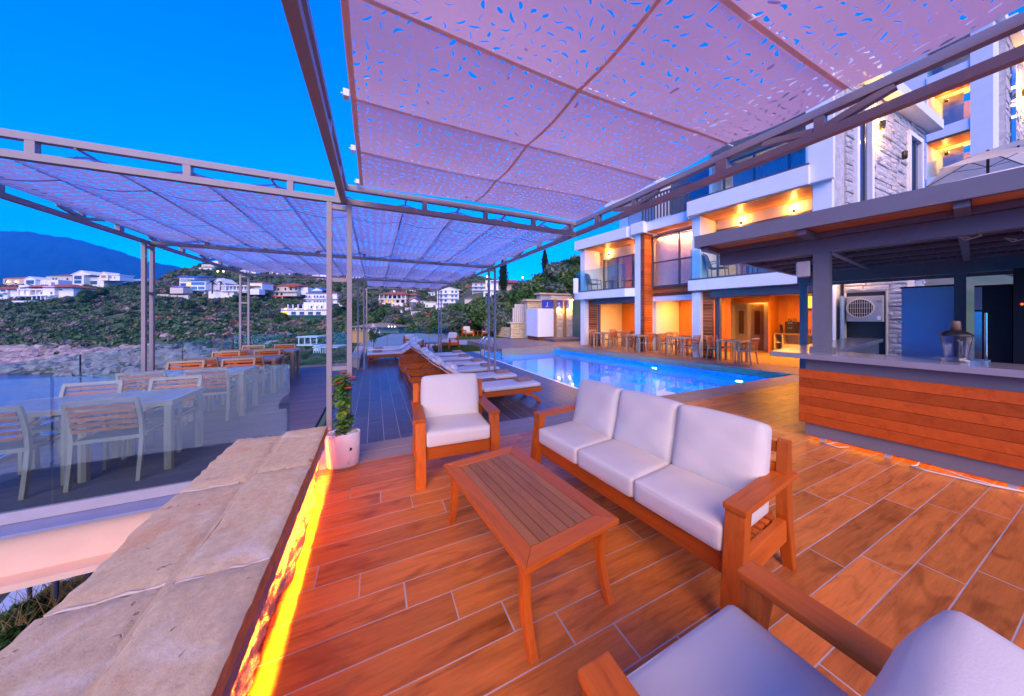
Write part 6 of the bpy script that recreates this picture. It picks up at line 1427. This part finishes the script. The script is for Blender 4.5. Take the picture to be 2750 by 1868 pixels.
for (a,b,y1,y0,yy) in ((470,528,743,736,1),(509,566,753,745,-1)): MB().poly([(v.X(a),yy,v.Zp(y1)),(v.X(b-14),yy,v.Zp(y1)),(v.X(b),yy+9,v.Zp(y0)),(v.X(a+24),yy+9,v.Zp(y0)),(v.X(a),yy,v.Zp(y1)+.4),(v.X(b-14),yy,v.Zp(y1)+.4),(v.X(b),yy+9,v.Zp(y0)+.4),(v.X(a+24),yy+9,v.Zp(y0)+.4)],[(0,1,5,4),(4,5,6,7),(1,2,6,5),(0,4,7,3),(3,2,1,0)]).build('solar_roof',solar,v.t)
v.win(475,509,755,747,plain('grey_blind',(.35,.36,.42),.6),2); v.win(475,490,768,759,None,2); v.win(495,510,767,759,M['litwin'],2); v.win(514,550,765,757,M['bluepaint']); v.win(514,530,778,769,M['bluepaint']); v.win(533,550,778,769,M['bluepaint']); v.grid([515,534],[790],14,7); v.slab(464,512,770,768,plain('purple_slab',(.3,.22,.5),.6),-.5,4,'balcony'); v.slab(505,560,780,778,wh,-2,3,'balcony'); v.win(463,471,788,783,M['litwin'],1.5); v.win(452,455,788,783,M['litwin'],1.5)
v=Villa('low cream garden walls stepping left of the solar roofed villa',422,500,800,name='garden_wall',cat='wall'); v.block(422,452,800,790,crm,0,1); v.block(434,470,786,770,crm,4,5); v.block(452,500,800,792,crm,1,1)
v=Villa('white arcaded villa with long terrace and red roof behind the second left post',560,700,800); v.block(560,628,800,782,wh,0,7); v.block(598,672,785,768,wh,3,8); v.cols(597,665,780,768,8,-.2); v.slab(595,668,768,766,wh,-.5,4,'pergola_roof'); v.hip(590,690,768,762,red,1,9); v.block(656,692,775,757,wh,3,8); v.hip(655,694,757,752,red,2.5,9); v.win(612,617,792,784,M['panelwood']); v.slab(597,667,782,780,wh,-1.2,2,'balcony_rail'); v.block(660,692,790,775,wh,1,4,'terrace')
v=Villa('tiny white chapel arch on the slope right of the solar roofs',590,603,756,name='chapel_arch',cat='arch'); v.block(590,594,756,749,wh,0,2); v.block(599,603,756,749,wh,0,2); v.block(590,603,749,747,wh,0,2)
v=Villa('cream two storey house with red roof and dark shutters left of the hotel',724,826,806); v.block(734,796,795,766,crm,1,10); v.block(726,800,795,782,crm,-1,3); v.block(798,818,790,770,wh,3,9); v.poly=None; v.hip(730,806,767,758,red,0,12); v.grid([742,761,776,790],[779],5,7,M['dark'],1); v.grid([745,757],[793],6,7,M['dark'],-1); v.slab(724,800,784,782,crm,-2.2,2,'balcony'); v.slab(720,740,770,768.6,M['teakX'],-1.5,2.5,'awning'); v.slab(772,800,770,768.6,M['teakX'],-1.5,2.5,'awning'); v.slab(714,770,798,796,M['teakX'],-3,4,'pergola_roof'); v.cols(716,768,806,798,4,-3)
bl=M['bluepaint']
v=Villa('white hotel with blue trim, four floors of small windows and a green clad base',812,916,850,name='hillside_hotel',cat='hotel'); v.block(818,902,822,786,wh,1,10); v.block(826,886,850,812,wh,-3,8); v.block(784+2,905,846,834,wh,-8,6); v.hip(816,905,786,780,red,0,12); v.block(834,864,786,776,bl,.3,6,'gable_box'); v.gable(832,868,780,772,bl,0,7); v.grid([822,829,843,851,860,867,879,887],[799],4,6); v.grid([822,829,843,851,860,867,879,887],[812],4,6,lit=((7,0),)); 
for y in (801,814): v.slab(818,902,y+1.6,y,wh,-.6,1.6,'balcony')
v.slab(810,905,820,815,plain('navy_awning',(.05,.06,.16),.7),-2.5,4,'awning'); v.cols(796,900,832,818,9,-6); v.grid([845,860,872],[828],5,7,None,-3,lit=()); v.slab(788,906,832,829,wh,-8.5,6,'terrace'); v.grid([792,813,834,856,876],[845],12,8,None,-8,lit=((0,0),)); v.block(784,912,876,848.2,plain('green_net',(.01,.10,.06),.9),-8.4,.6,'green_base'); v.block(893,914,822,797,wh,2,8,'wing'); v.hip(891,917,797,790,red,1.5,9); v.block(824,828,780,774,wh,3,1.5,'chimney')
for px in (800,826,850,874): MB().ball((v.X(px),-8.3,v.Zp(830)),.35,8).build('lamp_globe',M['farlamp'],v.t)
v=Villa('cream villa with large red hip roof, lit arcade and balcony columns',1016,1116,822); v.block(1022,1092,822,790,peach,1,10); v.block(1092,1112,812,792,crm,4,8); v.hip(1016,1098,791,780,red,-1.5,14); v.hip(1085,1116,792,784,red,2,10); v.grid([1026,1040,1054,1068],[801],9,8,M['dark'],1); v.cols(1021,1090,802,791,7,-.8); v.slab(1018,1094,804,802,wh,-1.2,2.5,'balcony'); v.cols(1021,1090,813,804,6,-.8,crm,.5)
for k,(px,m__) in enumerate(((1030,M['litwin']),(1045,M['litwin']),(1060,M['dark']),(1077,M['dark']))): v.win(px,px+9,812,806,m__,.8,False)
v.block(1030,1085,824,813,wh,-2,3,'terrace'); v.block(1050,1055,783,778,wh,3,1.5,'chimney')
v=Villa('small brown gabled cottage right of the cream arcade villa',1098,1126,822); v.block(1100,1124,822,810,plain('brown_wall',(.24,.12,.08),.8),0,7); v.gable(1097,1127,810,801,plain('brown_roof',(.22,.10,.07),.9),-.4,8); v.win(1107,1118,819,811)
v=Villa('white apartment house with stacked balconies behind the last right post',1172,1236,822,name='apartment_house',cat='apartment house'); v.block(1174,1232,822,780,wh,0,10); v.gable(1170,1238,780,771,crm,-.5,12)
for j,py in enumerate((790,802,814)): v.slab(1176,1204,py,py-3,wh,-1.8,2,'balcony'); v.slab(1206,1230,py,py-3,wh,-1.2,2,'balcony'); v.grid([1182,1194,1212,1222],[py-4],6,6,M['bluepaint'] if j%2 else None)
v=Villa('two storey white house with red roof and balconies left of the cypress',1266,1318,786); v.block(1268,1310,786,758,crm,0,10); v.hip(1265,1314,758,752,red,-1,12); v.grid([1275,1290],[767],7,6); v.grid([1275,1290],[777],7,6)
for py in (770,780): v.slab(1268,1306,py,py-2,wh,-1.5,2,'balcony')
v=Villa('wide villa with red roofs and white arched loggia behind the tall cypress',1300,1412,800,d=95); v.block(1304,1338,790,752,wh,0,8); v.block(1338,1405,784,757,peach,3,9); v.hip(1318,1345,756,749,red,-1,9); v.hip(1336,1412,757,743,red,1.5,13); v.block(1300,1330,800,780,wh,-2,4,'loggia'); v.win(1305,1314,797,788,M['dark'],-2,False); v.grid([1308],[770],5,10); v.slab(1298,1340,781,778,wh,-2.5,4,'balcony')
v=Villa('low house with red roofs tucked in the shrubs below the two storey house',1244,1300,806,d=110); v.block(1248,1296,806,800,crm,0,6); v.hip(1246,1274,801,797,red,-.5,6); v.hip(1272,1300,800,793,red,-.5,6)
v=Villa('upper ridge villa with lit terrace lamps above the solar roofed villa',528,582,722); v.block(534,566,722,708,crm,2,8); v.block(545,575,713,698,wh,5,8); v.slab(530,572,722,719,wh,-1,3,'terrace'); v.grid([550,560],[709],4,5,None,5)
names=['leftmost','second','third','fourth','fifth']
for i,(a,b,y1,y0) in enumerate([(640,684,738,722),(724,744,740,729),(750,776,740,729),(838,874,752,734),(930,975,752,738)]):
    v=Villa('flat roofed cream block under the sunshade edge, %s along the upper ridge'%names[i],a,b,y1); v.block(a,(a+b)/2,y1,y0,crm,0,7); v.block((a+b)/2,b,y1,y0+3,wh,1,7); n=max(2,int((b-a)/9)); v.grid([a+2+k*9 for k in range(n)],[y1-4],4,6,None,-.0)
for i,(a,b,y1,y0) in enumerate([(1058,1080,842,832),(1088,1104,838,826),(1104,1130,848,836),(1122,1142,818,808),(1142,1172,826,810),(1150,1168,795,784),(1090,1118,785,776),(1170,1190,835,815)]):
    v=Villa(('white flat roofed cube house, lowest in the gully','small white cube house beside the gully path','long white garden house right of the gully path','white cube house below the brown cottage','white arched house left of the white apartments','white house high behind the white apartments','white house half hidden by the sunshade edge','white porch house at the foot of the white apartments')[i],a,b,y1,name='cube_house'); v.block(a,b,y1,y0,wh,0,6); v.grid([a+3,b-8],[y1-3],4,5); v.slab(a-1,b+1,y0+1,y0-.4,crm,-.4,6.8,'roof_slab')
# beach huts and pergola below
v=Villa('long thatched beach hut with straw walls beyond the lounger terrace',940,1072,920,d=58,name='thatched_hut',cat='hut'); th_=plain('thatch',(.30,.21,.13),.95,var=.3,bump=.8); v.block(944,992,920,882,plain('straw_wall',(.42,.27,.12),.95,var=.25,scale=14),0,4); v.hip(938,1072,878,868,th_,-1,7); v.cols(948,1005,885,878,6,-.6,wh,.06); v.block(1000,1060,895,880,crm,2,3,'wall')
for px in (1050,1058,1066): MB().ball((v.X(px),-1.1,v.Zp(876)),.09,8).build('string_lamp',M['farlamp'],v.t)
v=Villa('white timber pergola on the slope above the bay',796,852,928,d=62,name='beach_pergola',cat='pergola'); v.slab(796,852,906,903.5,wh,0,4,'roof_slats'); v.cols(800,848,924,906,4,.2,wh,.09); v.cols(802,846,920,906,3,3.4,wh,.09); v.slab(796,840,928,925,wh,0,3,'deck')
v=Villa('low straw roofed shelter with pale posts below the white pergola',840,905,950,d=48,name='beach_shelter',cat='shelter'); v.slab(838,906,934,931,crm,0,4,'roof'); v.cols(841,878,948,934,7,.1,wh,.05); v.block(820,838,946,930,wh,2,2,'wall')
# lamps on the ridge
for i,(px,py_,d) in enumerate([(1216,731,170),(1308,742,125),(1404,744,110),(585,728,215),(600,728,216)]):
    p=at(px,d,py=py_); t=thing('street_lamp',('glowing lamp seen through the far sunshade','glowing lamp left of the tall cypress','glowing lamp on the red roof right of the cypress','left lamp of the pair on the upper ridge','right lamp of the pair on the upper ridge')[i],'lamp',p,0,'lamps on the ridge'); MB().tube([(0,0,-5),(0,0,0)],.06,6).build('pole',M['greyAl'],t); MB().ball((0,0,0),.0022*d,10).build('globe',M['farlamp'],t)
# palms and dark trees between the villas
def palm(loc,label,s,first=[None]):
    if first[0] is None:
        t=thing('palm_tree',label,'palm',loc,0,'palms on the hillside'); MB().tube([(0,0,-1),(.1,0,2),(0,0,4)],[.28,.22,.2],8).build('trunk',m_bark,t); mb=MB()
        for k in range(26):
            a=k*2.4; e=random.uniform(-.2,1.1); p=Vector((0,0,4)); prev=None
            for q in range(5):
                f_=q/4; c_=p+Vector((cos(a)*cos(e),sin(a)*cos(e),sin(e)))*2.2*f_-Vector((0,0,1.3*f_*f_)); s_=Vector((-sin(a),cos(a),0))*(.34*(1-f_*.8)); cur=(c_-s_,c_+s_)
                if prev: mb.poly([prev[0],prev[1],cur[1],cur[0]],[(0,1,2,3)])
                prev=cur
        mb.build('fronds',plain('palm_frond',(.06,.10,.035),.7,var=.3),t); first[0]=t
    else: t=dup(first[0],loc,0,label,'palms on the hillside')
    t.scale=(s,s,s)
for i,(px,py_,d,s) in enumerate([(570,782,165,1.3),(592,778,168,1.1),(714,766,185,1.5),(728,764,187,1.4),(707,776,178,1.0),(1150,770,200,1.2)]): palm(at(px,d,py=py_),('palm right of the solar roofed villa','smaller palm beside the white arcaded villa','taller palm of the pair above the red gable house','right palm of the pair above the red gable house','low palm left of the cream two storey house','palm on the ridge above the brown cottage')[i],s)
tr_=[(240,786,150,4.2),(215,800,140,3.0),(180,800,142,2.6),(270,780,156,3.2),(60,800,152,1.6),(490,806,140,3.6),(515,812,136,3.0),(545,806,140,2.8),(575,806,138,2.4),(630,800,150,2.6),(690,815,140,3.2),(930,800,150,5.0),(955,815,140,4.6),(985,795,160,4.5),(1000,805,150,3.8),(1140,790,185,4.0),(1025,835,128,3.5),(1060,830,128,2.6),(960,845,110,3.6),(1000,850,105,3.4),(1040,860,96,3.0),(1075,858,92,1.9),(905,830,128,3.6),(720,838,118,3.0),(760,848,112,2.8),(905,770,185,4.0),(1225,786,170,4.0),(660,745,225,4.0),(560,738,230,4.5),(500,740,225,4.0)]
for i,(px,py_,d,s) in enumerate(tr_):
    p=at(px,d,py=py_); bush('tree',['dark tree at the right end of the far left villas','dark tree below the red roofed front villa','small dark tree right below the front villa terrace','grey green tree between the front villa and the twin gables','round tree standing in front of the lit front villa','dark tree left below the solar roofed villa','green tree directly below the solar roofed villa','grey green tree right below the solar roofed villa','dark tree in front of the white arcade terrace','green tree behind the second left pergola post','olive like tree left of the white hotel awnings','tall dark tree right of the white hotel','green tree between the hotel and the arcade villa','olive like tree left of the large red hip roof','dark tree at the left foot of the arcade villa','green tree behind the white apartments','olive like tree below the arcade villa terrace','dark tree below the brown cottage','big green tree above the thatched hut','olive like tree above the middle of the thatched hut','dark tree right above the thatched hut','yellow green round tree by the gully cube houses','olive like tree at the right foot of the hotel','dark tree left of the green clad hotel base','green tree further left of the green clad base','olive like tree under the sunshade edge behind the hotel','dark tree between the white apartments and the red roofed house','green tree on the upper ridge under the sunshade','olive like tree on the crest above the solar roofs','dark tree at the left end of the upper crest'][i],'tree',(p.x,p.y,p.z-s*.5),s,(201,202,203)[i%3],m_olive if i%3==2 else m_fol,'trees among the villas',rz=i)
# ================================================================ corner below the stone wall
MB().prism([(-9,-3),(-.9,-3),(-.9,3.4),(-.9,12),(-4,12),(-9,12)],-6,-2.25); 
gr_=struct(MB().prism([(-14,-4),(-.95,-4),(-.95,12),(-14,12)],-8,-2.3).build('lower_ground',plain('lower_earth',(.10,.085,.06),.95,var=.4,bump=.6)))
wp=[pz(0,1622,-2.2),pz(63,1551,-2.2),pz(293,1478,-2.2),pz(262,1505,-2.2),pz(129,1592,-2.2),pz(0,1690,-2.2),pz(-200,1800,-2.2),pz(-200,1700,-2.2)]
struct(MB().prism(wp,-2.29,-2.2).build('white_path',M['white']))
hr=thing('handrail','dark blue pipe handrail beside the white path below the dining deck','railing',(0,0,0)); m_bp=plain('blue_pipe',(.07,.11,.20),.35,metal=.5)
def q3(px,py_,z): x,y=pz(px,py_,z); return (x,y,z)
A=[q3(-60,1585,-1.45),q3(0,1570,-1.45),q3(152,1538,-1.45),q3(205,1497,-1.35)]; Bv=[q3(240,1493,-1.4),q3(300,1470,-1.4)]
for pts in (A,Bv): MB().tube(pts,.018,8).build('rail',m_bp,hr)
for p in (A[2],Bv[0],q3(80,1525,-1.5)): MB().tube([p,(p[0],p[1],-2.25)],.018,8).build('post',m_bp,hr)
b1=[]; r=random.Random(8)
for i,(px,py_,z,s) in enumerate([(40,1655,-1.75,.25),(100,1622,-1.85,.2),(150,1580,-1.95,.16),(10,1730,-1.5,.26),(60,1490,-2.2,.55),(150,1475,-2.2,.5),(235,1466,-2.2,.4),(-40,1510,-2.2,.7)]):
    x,y=pz(px,py_,z); key=(301,302)[i%2]
    bush('bush',('leafy green bush','thorny olive green bush')[i%2]+(' at the lower left corner beside the stone wall',' between the white path and the stone wall',' at the foot of the pipe handrail',' lowest in the corner under the stone wall',' under the pale beam left of the handrail',' under the pale beam behind the handrail',' under the pale beam right of the handrail',' beyond the handrail at the photo edge')[i],'bush',(x,y,z-s*.5),s,key,m_fol,None,rz=i)
V=[];F=[]; rs=np.random.default_rng(9)
for k in range(700):
    px=rs.uniform(-40,250); py_=1530+ (250-px)*.75+rs.uniform(-40,60); x,y=pz(px,py_,-1.9); a=rs.uniform(0,6.28); l_=rs.uniform(.1,.35); e=rs.uniform(.2,1.3); dx,dy=cos(a)*l_*cos(e),sin(a)*l_*cos(e)
    o=len(V); z0=-1.95+rs.uniform(-.1,.15); V+=[(x-.004,y,z0),(x+.004,y+.003,z0),(x+dx,y+dy,z0+l_*math.sin(e)),(x+dx-.003,y+dy,z0+l_*math.sin(e))]; F.append((o,o+1,o+2,o+3))
stuff(npmesh('dry_grass',V,F,plain('straw',(.34,.22,.09),.9,var=.3,scale=3)))
